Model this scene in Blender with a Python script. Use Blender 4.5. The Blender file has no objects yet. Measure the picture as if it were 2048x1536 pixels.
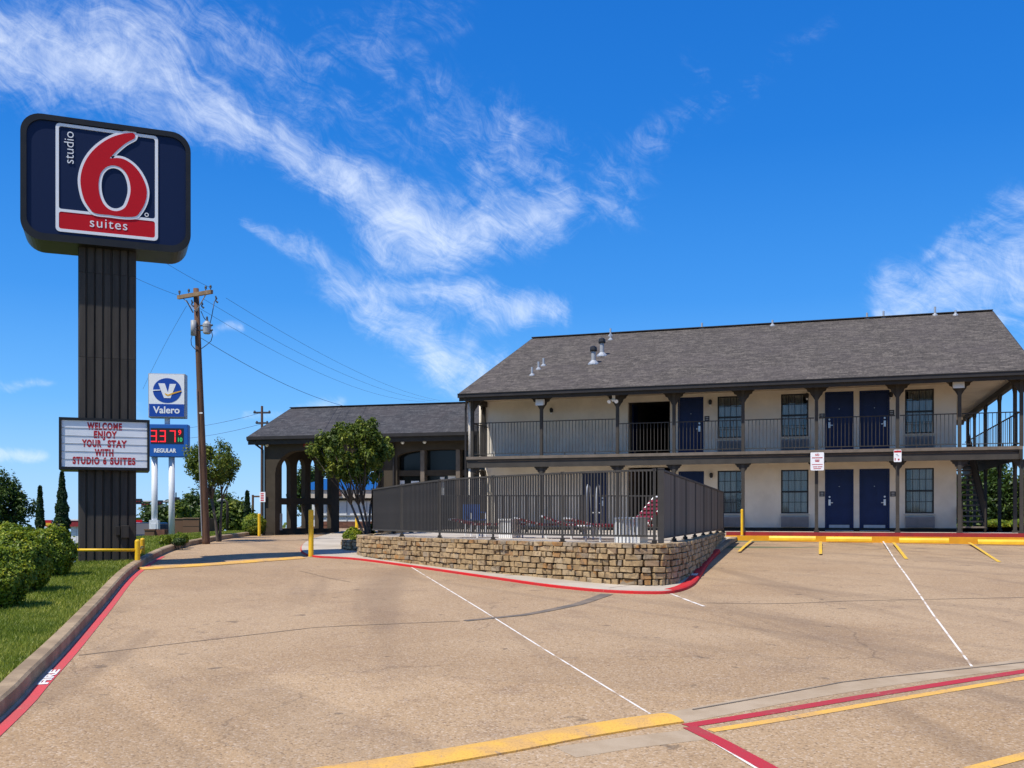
import bpy, bmesh, math, random
import numpy as np
from mathutils import Vector, Matrix
R = math.radians
random.seed(7)
rng = np.random.default_rng(7)
sc = bpy.context.scene
col = sc.collection

# ------------------------------------------------------------------ camera
EYE, FOC, HOR = 1.94, 1950.0, 1028.0          # eye height, focal length in px of a 2048 px frame, horizon row
cam_d = bpy.data.cameras.new('camera')
cam_d.sensor_width = 36.0
cam_d.lens = FOC / 2048 * 36
cam_d.shift_y = (HOR - 768) / 2048
cam_d.clip_start, cam_d.clip_end = 0.1, 6000
cam = bpy.data.objects.new('camera', cam_d)
col.objects.link(cam)
cam.location = (0, 0, EYE)
cam.rotation_euler = (R(90), 0, 0)
sc.camera = cam

# ------------------------------------------------------------------ sun and sky
SUN_EL, SUN_B = R(60), 1.0                   # light travels along (1, SUN_B) on the ground
sun_d = bpy.data.lights.new('sun', 'SUN')
sun_d.energy = 4.6
sun_d.angle = R(0.53)
sun_d.color = (1.0, 0.945, 0.84)
sun = bpy.data.objects.new('sun', sun_d)
col.objects.link(sun)
_h = math.hypot(1, SUN_B)
L = Vector((math.cos(SUN_EL) / _h, math.cos(SUN_EL) * SUN_B / _h, -math.sin(SUN_EL)))
sun.rotation_euler = L.to_track_quat('-Z', 'Y').to_euler()
sun.location = (-30, -10, 50)

wd = bpy.data.worlds.new('World')
sc.world = wd
wd.use_nodes = True
nt = wd.node_tree
nt.nodes.clear()


class NG:
    """small helper that wires math nodes"""
    def __init__(s, tree): s.t = tree
    def n(s, typ, **kw):
        nd = s.t.nodes.new(typ)
        for k, v in kw.items(): setattr(nd, k, v)
        return nd
    def put(s, sock, v):
        if hasattr(v, 'is_linked'): s.t.links.new(v, sock)
        else: sock.default_value = v
    def m(s, op, a, b=None, c=None, clamp=False):
        nd = s.n('ShaderNodeMath', operation=op, use_clamp=clamp)
        s.put(nd.inputs[0], a)
        if b is not None: s.put(nd.inputs[1], b)
        if c is not None: s.put(nd.inputs[2], c)
        return nd.outputs[0]
    def xyz(s, x, y, z=0.0):
        nd = s.n('ShaderNodeCombineXYZ')
        for i, v in enumerate((x, y, z)): s.put(nd.inputs[i], v)
        return nd.outputs[0]
    def sep(s, v):
        nd = s.n('ShaderNodeSeparateXYZ'); s.put(nd.inputs[0], v)
        return nd.outputs
    def noise(s, vec, scale, detail=4, rough=0.55, dist=0.0, dim='3D'):
        nd = s.n('ShaderNodeTexNoise', noise_dimensions=dim)
        s.put(nd.inputs['Vector'], vec)
        nd.inputs['Scale'].default_value = scale
        nd.inputs['Detail'].default_value = detail
        nd.inputs['Roughness'].default_value = rough
        nd.inputs['Distortion'].default_value = dist
        return nd.outputs['Fac'], nd.outputs['Color']
    def mix(s, f, a, b, mode='MIX'):
        nd = s.n('ShaderNodeMix', data_type='RGBA', blend_type=mode)
        s.put(nd.inputs[0], f)
        for sk, v in ((nd.inputs[6], a), (nd.inputs[7], b)):
            if isinstance(v, tuple): v = (*v[:3], 1)
            s.put(sk, v)
        return nd.outputs[2]
    def ramp(s, f, stops):
        nd = s.n('ShaderNodeValToRGB')
        s.put(nd.inputs[0], f)
        e = nd.color_ramp.elements
        while len(e) < len(stops): e.new(0.5)
        for el, (p, c) in zip(e, stops):
            el.position = p; el.color = (*c[:3], 1) if isinstance(c, tuple) else (c, c, c, 1)
        return nd.outputs[0]
    def smooth(s, v, lo, hi):
        nd = s.n('ShaderNodeMapRange', interpolation_type='SMOOTHSTEP')
        s.put(nd.inputs[0], v)
        nd.inputs[1].default_value = lo; nd.inputs[2].default_value = hi
        return nd.outputs[0]


w = NG(nt)
sky = w.n('ShaderNodeTexSky', sky_type='NISHITA')
sky.sun_disc = False
sky.sun_elevation = SUN_EL
sky.sun_rotation = math.atan2(-L.x, -L.y)
sky.altitude = 150
sky.air_density, sky.dust_density, sky.ozone_density = 1.0, 0.25, 3.0
hsv = w.n('ShaderNodeHueSaturation')
hsv.inputs['Hue'].default_value = 0.507
hsv.inputs['Saturation'].default_value = 1.28
nt.links.new(sky.outputs[0], hsv.inputs['Color'])
dirv = w.n('ShaderNodeTexCoord').outputs['Generated']
dx, dy, dz = w.sep(dirv)
az = w.m('ARCTAN2', dx, dy)
el = w.m('ARCSINE', dz)


def ae(px, py):                                # pixel -> azimuth, elevation of that direction
    x, z = (px - 1024) / FOC, (HOR - py) / FOC
    return math.atan(x), math.atan2(z, math.hypot(1, x))


base_p = w.xyz(az, el, 0.0)
wf, wc = w.noise(base_p, 5.0, 3, 0.6)
wx, wy, wz = w.sep(wc)
pa = w.m('ADD', az, w.m('MULTIPLY', w.m('SUBTRACT', wx, 0.5), 0.09))
pe = w.m('ADD', el, w.m('MULTIPLY', w.m('SUBTRACT', wy, 0.5), 0.09))
streaks = [  # x0,y0,x1,y1, width px at start, at end, density
    (-200, 20, 300, 130, 75, 85, 1.0), (280, 130, 700, 370, 60, 42, 0.95), (660, 340, 880, 500, 45, 70, 1.0),
    (800, 480, 1120, 420, 85, 45, 0.9), (860, 520, 1010, 270, 40, 70, 0.55), (1000, 310, 1240, 420, 28, 40, 0.5),
    (300, 10, 760, 130, 60, 45, 0.5), (800, 130, 940, 300, 40, 60, 0.4), (480, 470, 690, 575, 12, 24, 0.6),
    (680, 580, 1120, 640, 46, 30, 0.85), (740, 640, 980, 760, 40, 66, 0.8), (560, 500, 760, 620, 20, 40, 0.5), (1250, 300, 1480, 160, 40, 34, 0.33), (1420, 190, 1680, 20, 30, 20, 0.22), (1380, 120, 1500, 180, 24, 30, 0.26),
    (1800, 580, 2200, 520, 50, 105, 0.8), (1850, 500, 2150, 380, 18, 34, 0.5), (1760, 620, 2060, 625, 16, 28, 0.7),
    (-60, 742, 110, 768, 14, 8, 0.55), (-80, 880, 115, 915, 24, 10, 0.9), (430, 655, 490, 650, 8, 8, 0.5),
    (560, 160, 1000, 330, 90, 70, 0.34), (900, 260, 1240, 360, 60, 60, 0.42), (1000, 430, 1250, 410, 50, 22, 0.5), (760, 520, 880, 540, 40, 40, 0.7), (500, 60, 900, 60, 60, 50, 0.3), (-50, 60, 420, 60, 90, 70, 0.5), (500, 822, 700, 800, 10, 14, 0.6), (250, 780, 300, 830, 20, 26, 0.35)]
total = None
for (x0, y0, x1, y1, w0, w1, dens) in streaks:
    (a0, e0), (a1, e1) = ae(x0, y0), ae(x1, y1)
    da, de = a1 - a0, e1 - e0
    ln2 = da * da + de * de
    t = w.m('ADD', w.m('MULTIPLY', w.m('SUBTRACT', pa, a0), da / ln2), w.m('MULTIPLY', w.m('SUBTRACT', pe, e0), de / ln2), clamp=True)
    qx = w.m('SUBTRACT', pa, w.m('MULTIPLY_ADD', t, da, a0))
    qy = w.m('SUBTRACT', pe, w.m('MULTIPLY_ADD', t, de, e0))
    d = w.m('SQRT', w.m('ADD', w.m('MULTIPLY', qx, qx), w.m('MULTIPLY', qy, qy)))
    wid = w.m('MULTIPLY_ADD', t, 1.22 * (w1 - w0) / FOC, 1.22 * w0 / FOC)
    r = w.m('DIVIDE', d, wid)
    g = w.m('MULTIPLY', w.m('POWER', 2.718, w.m('MULTIPLY', w.m('MULTIPLY', r, r), -1.0)), dens)
    total = g if total is None else w.m('MAXIMUM', total, g)
# fibres: noise stretched along the streak direction (down to the right), finely combed
ang = R(-28)
ca, sa = math.cos(ang), math.sin(ang)
fx = w.m('ADD', w.m('MULTIPLY', az, ca), w.m('MULTIPLY', el, sa))
fy = w.m('SUBTRACT', w.m('MULTIPLY', el, ca), w.m('MULTIPLY', az, sa))
f1, _ = w.noise(w.xyz(w.m('MULTIPLY', fx, 5.5), w.m('MULTIPLY', fy, 30.0), 0.3), 1.0, 9, 0.66, 0.9)
f2, _ = w.noise(base_p, 22.0, 9, 0.72, 0.9)
f3, _ = w.noise(w.xyz(w.m('MULTIPLY', w.m('ADD', fx, w.m('MULTIPLY', wz, 0.1)), 14.0), w.m('MULTIPLY', w.m('ADD', fy, w.m('MULTIPLY', wx, 0.16)), 52.0), 2.3), 1.0, 8, 0.7, 1.6)
fib = w.m('ADD', w.m('MULTIPLY', f1, 0.26), w.m('ADD', w.m('MULTIPLY', f2, 0.42), w.m('MULTIPLY', f3, 0.32)))
# cirrus goes on outside the frame, thickened there to whiten the fill light
gen, _ = w.noise(w.xyz(w.m('MULTIPLY', az, 1.2), w.m('MULTIPLY', el, 2.2), 4.0), 1.6, 5, 0.6, 0.4)
outside = w.m('MULTIPLY', w.smooth(w.m('MAXIMUM', w.m('ABSOLUTE', az), el), 0.55, 0.85), w.m('MULTIPLY', w.smooth(gen, 0.38, 0.66), 0.85))
total = w.m('MAXIMUM', total, outside)
cov = w.m('MULTIPLY', w.smooth(w.m('ADD', w.m('MULTIPLY', total, 0.60), w.m('MULTIPLY', w.m('SUBTRACT', fib, 0.5), 2.1)), 0.07, 1.16), w.smooth(total, 0.02, 0.5))
cov = w.m('MULTIPLY', cov, 0.86)
grade = w.ramp(w.m('MULTIPLY_ADD', dz, 1.0, 0.05, clamp=True), [(0.0, (2.6, 4.5, 6.9)), (0.07, (2.0, 4.1, 6.9)), (0.16, (0.8, 2.95, 6.5)), (0.26, (0.25, 1.95, 5.7)), (0.40, (0.06, 1.32, 4.8)), (0.62, (0.02, 0.9, 3.9)), (1.0, (0.02, 0.8, 3.4))])
skyb = w.mix(0.84, hsv.outputs[0], grade)
skyc = w.mix(cov, skyb, (6.4, 6.9, 7.6))
bg = w.n('ShaderNodeBackground')
bg.inputs['Strength'].default_value = 0.145
nt.links.new(skyc, bg.inputs['Color'])
wo = w.n('ShaderNodeOutputWorld')
nt.links.new(bg.outputs[0], wo.inputs['Surface'])

vs = sc.view_settings
sc.display_settings.display_device = 'sRGB'
vs.view_transform = 'Standard'
vs.look = 'None'
vs.gamma = 1.0
vs.exposure = 0.14
vs.use_curve_mapping = False
sc.cycles.max_bounces = 8
sc.cycles.diffuse_bounces = 4
sc.cycles.transparent_max_bounces = 8


# ------------------------------------------------------------------ terrain and helpers
def ss(t):
    t = min(1.0, max(0.0, t))
    return t * t * (3 - 2 * t)


def zg(x, y):
    """height of the ground: a ramp that climbs to a level pad, dipping away on the left"""
    y = max(y, -20.0)
    if y < 29: z = 0.034 * y
    elif y < 33.5:
        t = (y - 29) / 4.5
        z = 0.986 + 4.5 * 0.034 * (t - t * t / 2)
    else: z = 1.0625
    z += 0.10 * ss(x / 5.0) * ss((y - 22) / 8.0)
    z -= 60.0 * ss((y - 95) / 420.0)
    return z - 1.3 * ss((-11.8 - x) / 7.0)


def zgd(x, y, dz=0.0): return zg(x, y) + dz


def G(px, py, dz=0.0):
    """the point of the ground (raised by dz) that is seen at a pixel of the photograph"""
    k = (px - 1024) / FOC
    f = lambda m: (EYE - zg(k * m, m) - dz) * FOC / m > py - HOR
    lo = 2.0
    while lo < 300 and f(lo + 0.5): lo += 0.5
    hi = lo + 0.5
    for _ in range(30):
        m = (lo + hi) / 2
        if f(m): lo = m
        else: hi = m
    return Vector((k * lo, lo, zg(k * lo, lo) + dz))


def at(px, py, Y): return Vector(((px - 1024) / FOC * Y, Y, EYE + (HOR - py) / FOC * Y))


def spline(pts, per=8):
    """Catmull-Rom through 2-D or 3-D points"""
    P = [Vector(p) for p in pts]
    out = []
    for i in range(len(P) - 1):
        p0 = P[i - 1] if i else P[0] * 2 - P[1]
        p3 = P[i + 2] if i + 2 < len(P) else P[-1] * 2 - P[-2]
        p1, p2 = P[i], P[i + 1]
        for j in range(per):
            t = j / per
            out.append(0.5 * ((2 * p1) + (p2 - p0) * t + (2 * p0 - 5 * p1 + 4 * p2 - p3) * t * t + (3 * p1 - p0 - 3 * p2 + p3) * t ** 3))
    out.append(P[-1])
    return out


def resample(pts, step):
    out, acc = [pts[0].copy()], 0.0
    for a, b in zip(pts, pts[1:]):
        d = (b - a).length
        while acc + d >= step:
            f = (step - acc) / d
            a = a.lerp(b, f); d = (b - a).length; acc = 0.0
            out.append(a.copy())
        acc += d
    if (out[-1] - pts[-1]).length > step * 0.3: out.append(pts[-1].copy())
    return out


class Frame:
    """a building's own axes: a to its right, b into its depth, c up"""
    def __init__(s, x, y, z, rot):
        s.x, s.y, s.z, s.r = x, y, z, rot
        s.c, s.s = math.cos(rot), math.sin(rot)
    def a(s, px, b=0.0):
        k = (px - 1024) / FOC
        return (k * (s.y + b * s.c) - s.x + b * s.s) / (s.c - k * s.s)
    def b(s, px, a=0.0):
        k = (px - 1024) / FOC
        return (s.x + a * s.c - k * (s.y + a * s.s)) / (k * s.c + s.s)
    def h(s, py, a=0.0, b=0.0):
        return EYE + (HOR - py) * (s.y + a * s.s + b * s.c) / FOC - s.z
    def w(s, a, b, c=0.0):
        return Vector((s.x + a * s.c - b * s.s, s.y + a * s.s + b * s.c, s.z + c))


# ------------------------------------------------------------------ materials
def mat(name, c, rough=0.7, c2=None, scale=3.0, bump=0.0, bscale=40.0, metal=0.0, spec=0.5, detail=5, lo=0.35, hi=0.65, stretch=None, rand=0.0, coat=0.0):
    m = bpy.data.materials.new(name)
    m.use_nodes = True
    t = m.node_tree
    p = t.nodes['Principled BSDF']
    p.inputs['Roughness'].default_value = rough
    p.inputs['Metallic'].default_value = metal
    p.inputs['Specular IOR Level'].default_value = spec
    if coat: p.inputs['Coat Weight'].default_value = coat
    g = NG(t)
    p.inputs['Base Color'].default_value = (*c, 1)
    if c2 or bump or rand:
        tc = g.n('ShaderNodeTexCoord').outputs['Object']
        if stretch:
            mp = g.n('ShaderNodeMapping'); g.put(mp.inputs[0], tc); mp.inputs['Scale'].default_value = stretch; tcs = mp.outputs[0]
        else: tcs = tc
        cc = c
        if c2:
            f, _ = g.noise(tcs, scale, detail, 0.6)
            cc = g.mix(g.smooth(f, lo, hi), c, c2)
        if rand:
            oi = g.n('ShaderNodeObjectInfo').outputs['Random']
            cc = g.mix(1.0, cc, g.ramp(oi, [(0, 1 - rand), (1, 1 + rand * 0.6)]), 'MULTIPLY')
        if not isinstance(cc, tuple): t.links.new(cc, p.inputs['Base Color'])
        if bump:
            f, _ = g.noise(tcs if stretch else tc, bscale, 3, 0.6)
            bn = g.n('ShaderNodeBump'); bn.inputs['Strength'].default_value = bump; bn.inputs['Distance'].default_value = 0.02
            t.links.new(f, bn.inputs['Height']); t.links.new(bn.outputs[0], p.inputs['Normal'])
    return m


def concrete_mat():
    """exposed aggregate concrete: tan, with dark and pale pebbles, tyre-worn bands and stains"""
    m = bpy.data.materials.new('driveway_concrete')
    m.use_nodes = True
    t = m.node_tree; p = t.nodes['Principled BSDF']; g = NG(t)
    pos = g.n('ShaderNodeNewGeometry').outputs['Position']
    big, _ = g.noise(pos, 0.22, 4, 0.6, 0.4)
    med, _ = g.noise(pos, 1.3, 6, 0.68)
    fine, _ = g.noise(pos, 24.0, 5, 0.72, 1.0)
    peb = g.n('ShaderNodeTexVoronoi'); g.put(peb.inputs['Vector'], pos); peb.inputs['Scale'].default_value = 60.0
    pc = g.sep(peb.outputs['Color'])[0]
    c = g.mix(g.smooth(big, 0.36, 0.64), (0.395, 0.258, 0.138), (0.475, 0.325, 0.185))
    c = g.mix(g.m('MULTIPLY', g.smooth(med, 0.5, 0.72), 0.55), c, (0.27, 0.175, 0.108))
    c = g.mix(g.m('MULTIPLY', g.smooth(fine, 0.52, 0.68), 0.42), c, (0.175, 0.108, 0.06))
    c = g.mix(g.m('MULTIPLY', g.smooth(fine, 0.46, 0.32), 0.45), c, (0.56, 0.42, 0.29))
    c = g.mix(g.m('MULTIPLY', g.smooth(pc, 0.8, 0.95), 0.5), c, (0.62, 0.5, 0.38))
    c = g.mix(g.m('MULTIPLY', g.smooth(pc, 0.16, 0.04), 0.55), c, (0.14, 0.09, 0.055))
    # long darker tracks where cars turn in
    x, y, z = g.sep(pos)
    tr, _ = g.noise(g.xyz(g.m('MULTIPLY', g.m('SUBTRACT', x, g.m('MULTIPLY', y, -0.18)), 0.8), g.m('MULTIPLY', y, 0.07), 1.7), 1.0, 4, 0.55, 0.5)
    c = g.mix(g.m('MULTIPLY', g.smooth(tr, 0.52, 0.68), 0.42), c, (0.2, 0.135, 0.085))
    tr2, _ = g.noise(g.xyz(g.m('MULTIPLY', g.m('ADD', x, g.m('MULTIPLY', y, 0.75)), 0.9), g.m('MULTIPLY', y, 0.06), 5.2), 1.0, 3, 0.5, 0.6)
    c = g.mix(g.m('MULTIPLY', g.smooth(tr2, 0.56, 0.66), 0.24), c, (0.19, 0.135, 0.09))
    # separate pours either side of the long joint
    jd = g.m('ADD', g.m('MULTIPLY', g.m('SUBTRACT', x, -4.9), 0.31), g.m('SUBTRACT', y, 10.9))
    c = g.mix(g.m('MULTIPLY', g.smooth(jd, 0.0, 0.05), 0.16), c, (0.235, 0.165, 0.11))
    # hairline cracks, only in places
    wpn = g.n('ShaderNodeVectorMath', operation='ADD'); g.put(wpn.inputs[0], pos); g.put(wpn.inputs[1], g.noise(pos, 0.8, 4, 0.6)[1])
    vc = g.n('ShaderNodeTexVoronoi', feature='DISTANCE_TO_EDGE'); g.put(vc.inputs['Vector'], wpn.outputs[0]); vc.inputs['Scale'].default_value = 0.16
    ck = g.m('MULTIPLY', g.smooth(vc.outputs['Distance'], 0.0035, 0.0012), g.smooth(med, 0.44, 0.54))
    c = g.mix(g.m('MULTIPLY', ck, 0.3), c, (0.085, 0.06, 0.042))
    spot, _ = g.noise(pos, 3.1, 2, 0.5)
    c = g.mix(g.m('MULTIPLY', g.smooth(spot, 0.69, 0.75), 0.55), c, (0.1, 0.075, 0.055))
    dr, _ = g.noise(pos, 7.0, 2, 0.5)
    bay, _ = g.noise(pos, 1.15, 4, 0.6, 0.5)
    c = g.mix(g.m('MULTIPLY', g.m('MULTIPLY', g.smooth(y, 23.5, 27.0), g.smooth(x, 4.0, 7.0)), g.m('MULTIPLY', g.smooth(bay, 0.54, 0.7), 0.5)), c, (0.12, 0.09, 0.065))
    c = g.mix(g.m('MULTIPLY', g.m('MULTIPLY', g.smooth(dr, 0.7, 0.74), g.smooth(big, 0.5, 0.6)), 0.6), c, (0.07, 0.055, 0.045))
    t.links.new(c, p.inputs['Base Color'])
    p.inputs['Roughness'].default_value = 0.88
    p.inputs['Specular IOR Level'].default_value = 0.25
    bn = g.n('ShaderNodeBump'); bn.inputs['Strength'].default_value = 0.75; bn.inputs['Distance'].default_value = 0.012
    hgt = g.m('ADD', g.m('MULTIPLY', fine, 0.7), g.m('MULTIPLY', g.m('SUBTRACT', 1.0, peb.outputs['Distance']), 0.4))
    t.links.new(hgt, bn.inputs['Height']); t.links.new(bn.outputs[0], p.inputs['Normal'])
    return m


def paint_mat(name, c, c2, wear=0.62, base=(0.36, 0.245, 0.15)):
    """road paint, scuffed and chipped down to the concrete"""
    m = bpy.data.materials.new(name); m.use_nodes = True
    t = m.node_tree; p = t.nodes['Principled BSDF']; g = NG(t)
    pos = g.n('ShaderNodeNewGeometry').outputs['Position']
    f, _ = g.noise(pos, 2.2, 5, 0.65); f2, _ = g.noise(pos, 13.0, 6, 0.75, 0.6); f3, _ = g.noise(pos, 60.0, 3, 0.6)
    k = g.mix(g.smooth(f, 0.38, 0.62), c, c2)
    k = g.mix(g.m('MULTIPLY', g.smooth(f3, 0.5, 0.65), 0.22), k, (0.12, 0.07, 0.05))
    k = g.mix(g.m('MULTIPLY', g.smooth(g.m('ADD', g.m('MULTIPLY', f2, 0.7), g.m('MULTIPLY', f, 0.3)), wear - 0.04, wear + 0.03), 0.85), k, base)
    t.links.new(k, p.inputs['Base Color']); p.inputs['Roughness'].default_value = 0.75; p.inputs['Specular IOR Level'].default_value = 0.25
    bn = g.n('ShaderNodeBump'); bn.inputs['Strength'].default_value = 0.4; bn.inputs['Distance'].default_value = 0.01
    t.links.new(f3, bn.inputs['Height']); t.links.new(bn.outputs[0], p.inputs['Normal'])
    return m


def shingle_mat(name, c1, c2, c3):
    """architectural asphalt shingles laid in courses up the slope (object x along the eave, y up the slope)"""
    m = bpy.data.materials.new(name)
    m.use_nodes = True
    t = m.node_tree; p = t.nodes['Principled BSDF']; g = NG(t)
    uv = g.n('ShaderNodeTexCoord').outputs['UV']
    u, v, _z = g.sep(uv)
    br = g.n('ShaderNodeTexBrick'); br.offset = 0.37; br.offset_frequency = 3; br.squash = 0.7; br.squash_frequency = 2
    g.put(br.inputs['Vector'], uv)
    br.inputs['Scale'].default_value = 1.0
    br.inputs['Color1'].default_value = (0, 0, 0, 1); br.inputs['Color2'].default_value = (1, 1, 1, 1); br.inputs['Mortar'].default_value = (0.5, 0.5, 0.5, 1)
    br.inputs['Mortar Size'].default_value = 0.012; br.inputs['Brick Width'].default_value = 0.34; br.inputs['Row Height'].default_value = 0.16
    nv = g.xyz(u, g.m('MULTIPLY', v, 0.45))
    f, _ = g.noise(nv, 6.0, 6, 0.72, 1.2)
    f2, _ = g.noise(uv, 0.5, 3, 0.55)
    f3, _ = g.noise(nv, 15.0, 4, 0.7, 1.0)
    k = g.m('ADD', g.m('MULTIPLY', br.outputs['Color'], 0.16), g.m('ADD', g.m('MULTIPLY', f, 0.42), g.m('MULTIPLY', f3, 0.5)))
    c = g.ramp(g.smooth(k, 0.24, 0.82), [(0.0, c1), (0.5, c2), (1.0, c3)])
    c = g.mix(g.m('MULTIPLY', g.smooth(f2, 0.4, 0.65), 0.3), c, (0.10, 0.082, 0.078))
    row = g.m('FRACT', g.m('DIVIDE', v, 0.16))
    c = g.mix(g.m('MULTIPLY', g.smooth(row, 0.2, 0.02), 0.6), c, (0.016, 0.015, 0.015))
    t.links.new(c, p.inputs['Base Color'])
    p.inputs['Roughness'].default_value = 0.92
    p.inputs['Specular IOR Level'].default_value = 0.2
    bn = g.n('ShaderNodeBump'); bn.inputs['Strength'].default_value = 0.9; bn.inputs['Distance'].default_value = 0.03
    t.links.new(g.m('ADD', g.m('MULTIPLY', row, -0.6), g.m('MULTIPLY', f3, 0.7)), bn.inputs['Height'])
    t.links.new(bn.outputs[0], p.inputs['Normal'])
    return m


def leaf_mat(name, dark, mid, light, trans=0.25, nscale=1.6):
    m = bpy.data.materials.new(name)
    m.use_nodes = True
    t = m.node_tree; p = t.nodes['Principled BSDF']; g = NG(t)
    at_ = g.n('ShaderNodeAttribute', attribute_name='var').outputs['Fac']
    pos = g.n('ShaderNodeNewGeometry').outputs['Position']
    f, _ = g.noise(pos, nscale, 3, 0.6)
    k = g.m('ADD', g.m('MULTIPLY', at_, 0.75), g.m('MULTIPLY', g.smooth(f, 0.35, 0.65), 0.35))
    c = g.ramp(k, [(0.0, dark), (0.5, mid), (1.0, light)])
    t.links.new(c, p.inputs['Base Color'])
    p.inputs['Roughness'].default_value = 0.5
    p.inputs['Specular IOR Level'].default_value = 0.35
    tr = g.n('ShaderNodeBsdfTranslucent'); t.links.new(c, tr.inputs['Color'])
    mx = g.n('ShaderNodeMixShader'); mx.inputs[0].default_value = trans
    t.links.new(p.outputs[0], mx.inputs[1]); t.links.new(tr.outputs[0], mx.inputs[2])
    t.links.new(mx.outputs[0], t.nodes['Material Output'].inputs[0])
    return m


def stone_mat():
    m = bpy.data.materials.new('limestone')
    m.use_nodes = True
    t = m.node_tree; p = t.nodes['Principled BSDF']; g = NG(t)
    pos = g.n('ShaderNodeNewGeometry').outputs['Position']
    oi = g.n('ShaderNodeObjectInfo').outputs['Random']
    vo = g.n('ShaderNodeTexVoronoi'); g.put(vo.inputs['Vector'], pos); vo.inputs['Scale'].default_value = 4.2
    vr = g.sep(vo.outputs['Color'])[0]
    f, _ = g.noise(pos, 11.0, 5, 0.7)
    f2, _ = g.noise(pos, 55.0, 3, 0.6)
    k = g.m('FRACT', g.m('ADD', g.m('MULTIPLY', oi, 1.0), g.m('MULTIPLY', vr, 0.35)))
    c = g.ramp(k, [(0.0, (0.28, 0.18, 0.085)), (0.25, (0.43, 0.295, 0.145)), (0.5, (0.35, 0.24, 0.12)), (0.72, (0.47, 0.335, 0.18)), (0.9, (0.27, 0.215, 0.15)), (0.97, (0.36, 0.18, 0.055))])
    c = g.mix(g.m('MULTIPLY', g.smooth(f, 0.46, 0.66), 0.75), c, (0.14, 0.095, 0.055))
    c = g.mix(g.m('MULTIPLY', g.smooth(f2, 0.56, 0.7), 0.3), c, (0.55, 0.42, 0.26))
    t.links.new(c, p.inputs['Base Color'])
    p.inputs['Roughness'].default_value = 0.9
    bn = g.n('ShaderNodeBump'); bn.inputs['Strength'].default_value = 0.6; bn.inputs['Distance'].default_value = 0.02
    t.links.new(f, bn.inputs['Height']); t.links.new(bn.outputs[0], p.inputs['Normal'])
    return m


def grass_mat():
    m = bpy.data.materials.new('lawn_soil')
    m.use_nodes = True
    t = m.node_tree; p = t.nodes['Principled BSDF']; g = NG(t)
    pos = g.n('ShaderNodeNewGeometry').outputs['Position']
    f, _ = g.noise(pos, 0.9, 4, 0.6)
    f2, _ = g.noise(pos, 28.0, 4, 0.7)
    c = g.mix(g.smooth(f, 0.35, 0.65), (0.09, 0.14, 0.012), (0.15, 0.19, 0.02))
    c = g.mix(g.m('MULTIPLY', g.smooth(f2, 0.45, 0.65), 0.6), c, (0.03, 0.06, 0.008))
    t.links.new(c, p.inputs['Base Color'])
    p.inputs['Roughness'].default_value = 0.95
    bn = g.n('ShaderNodeBump'); bn.inputs['Strength'].default_value = 1.0; bn.inputs['Distance'].default_value = 0.05
    t.links.new(f2, bn.inputs['Height']); t.links.new(bn.outputs[0], p.inputs['Normal'])
    return m


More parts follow.
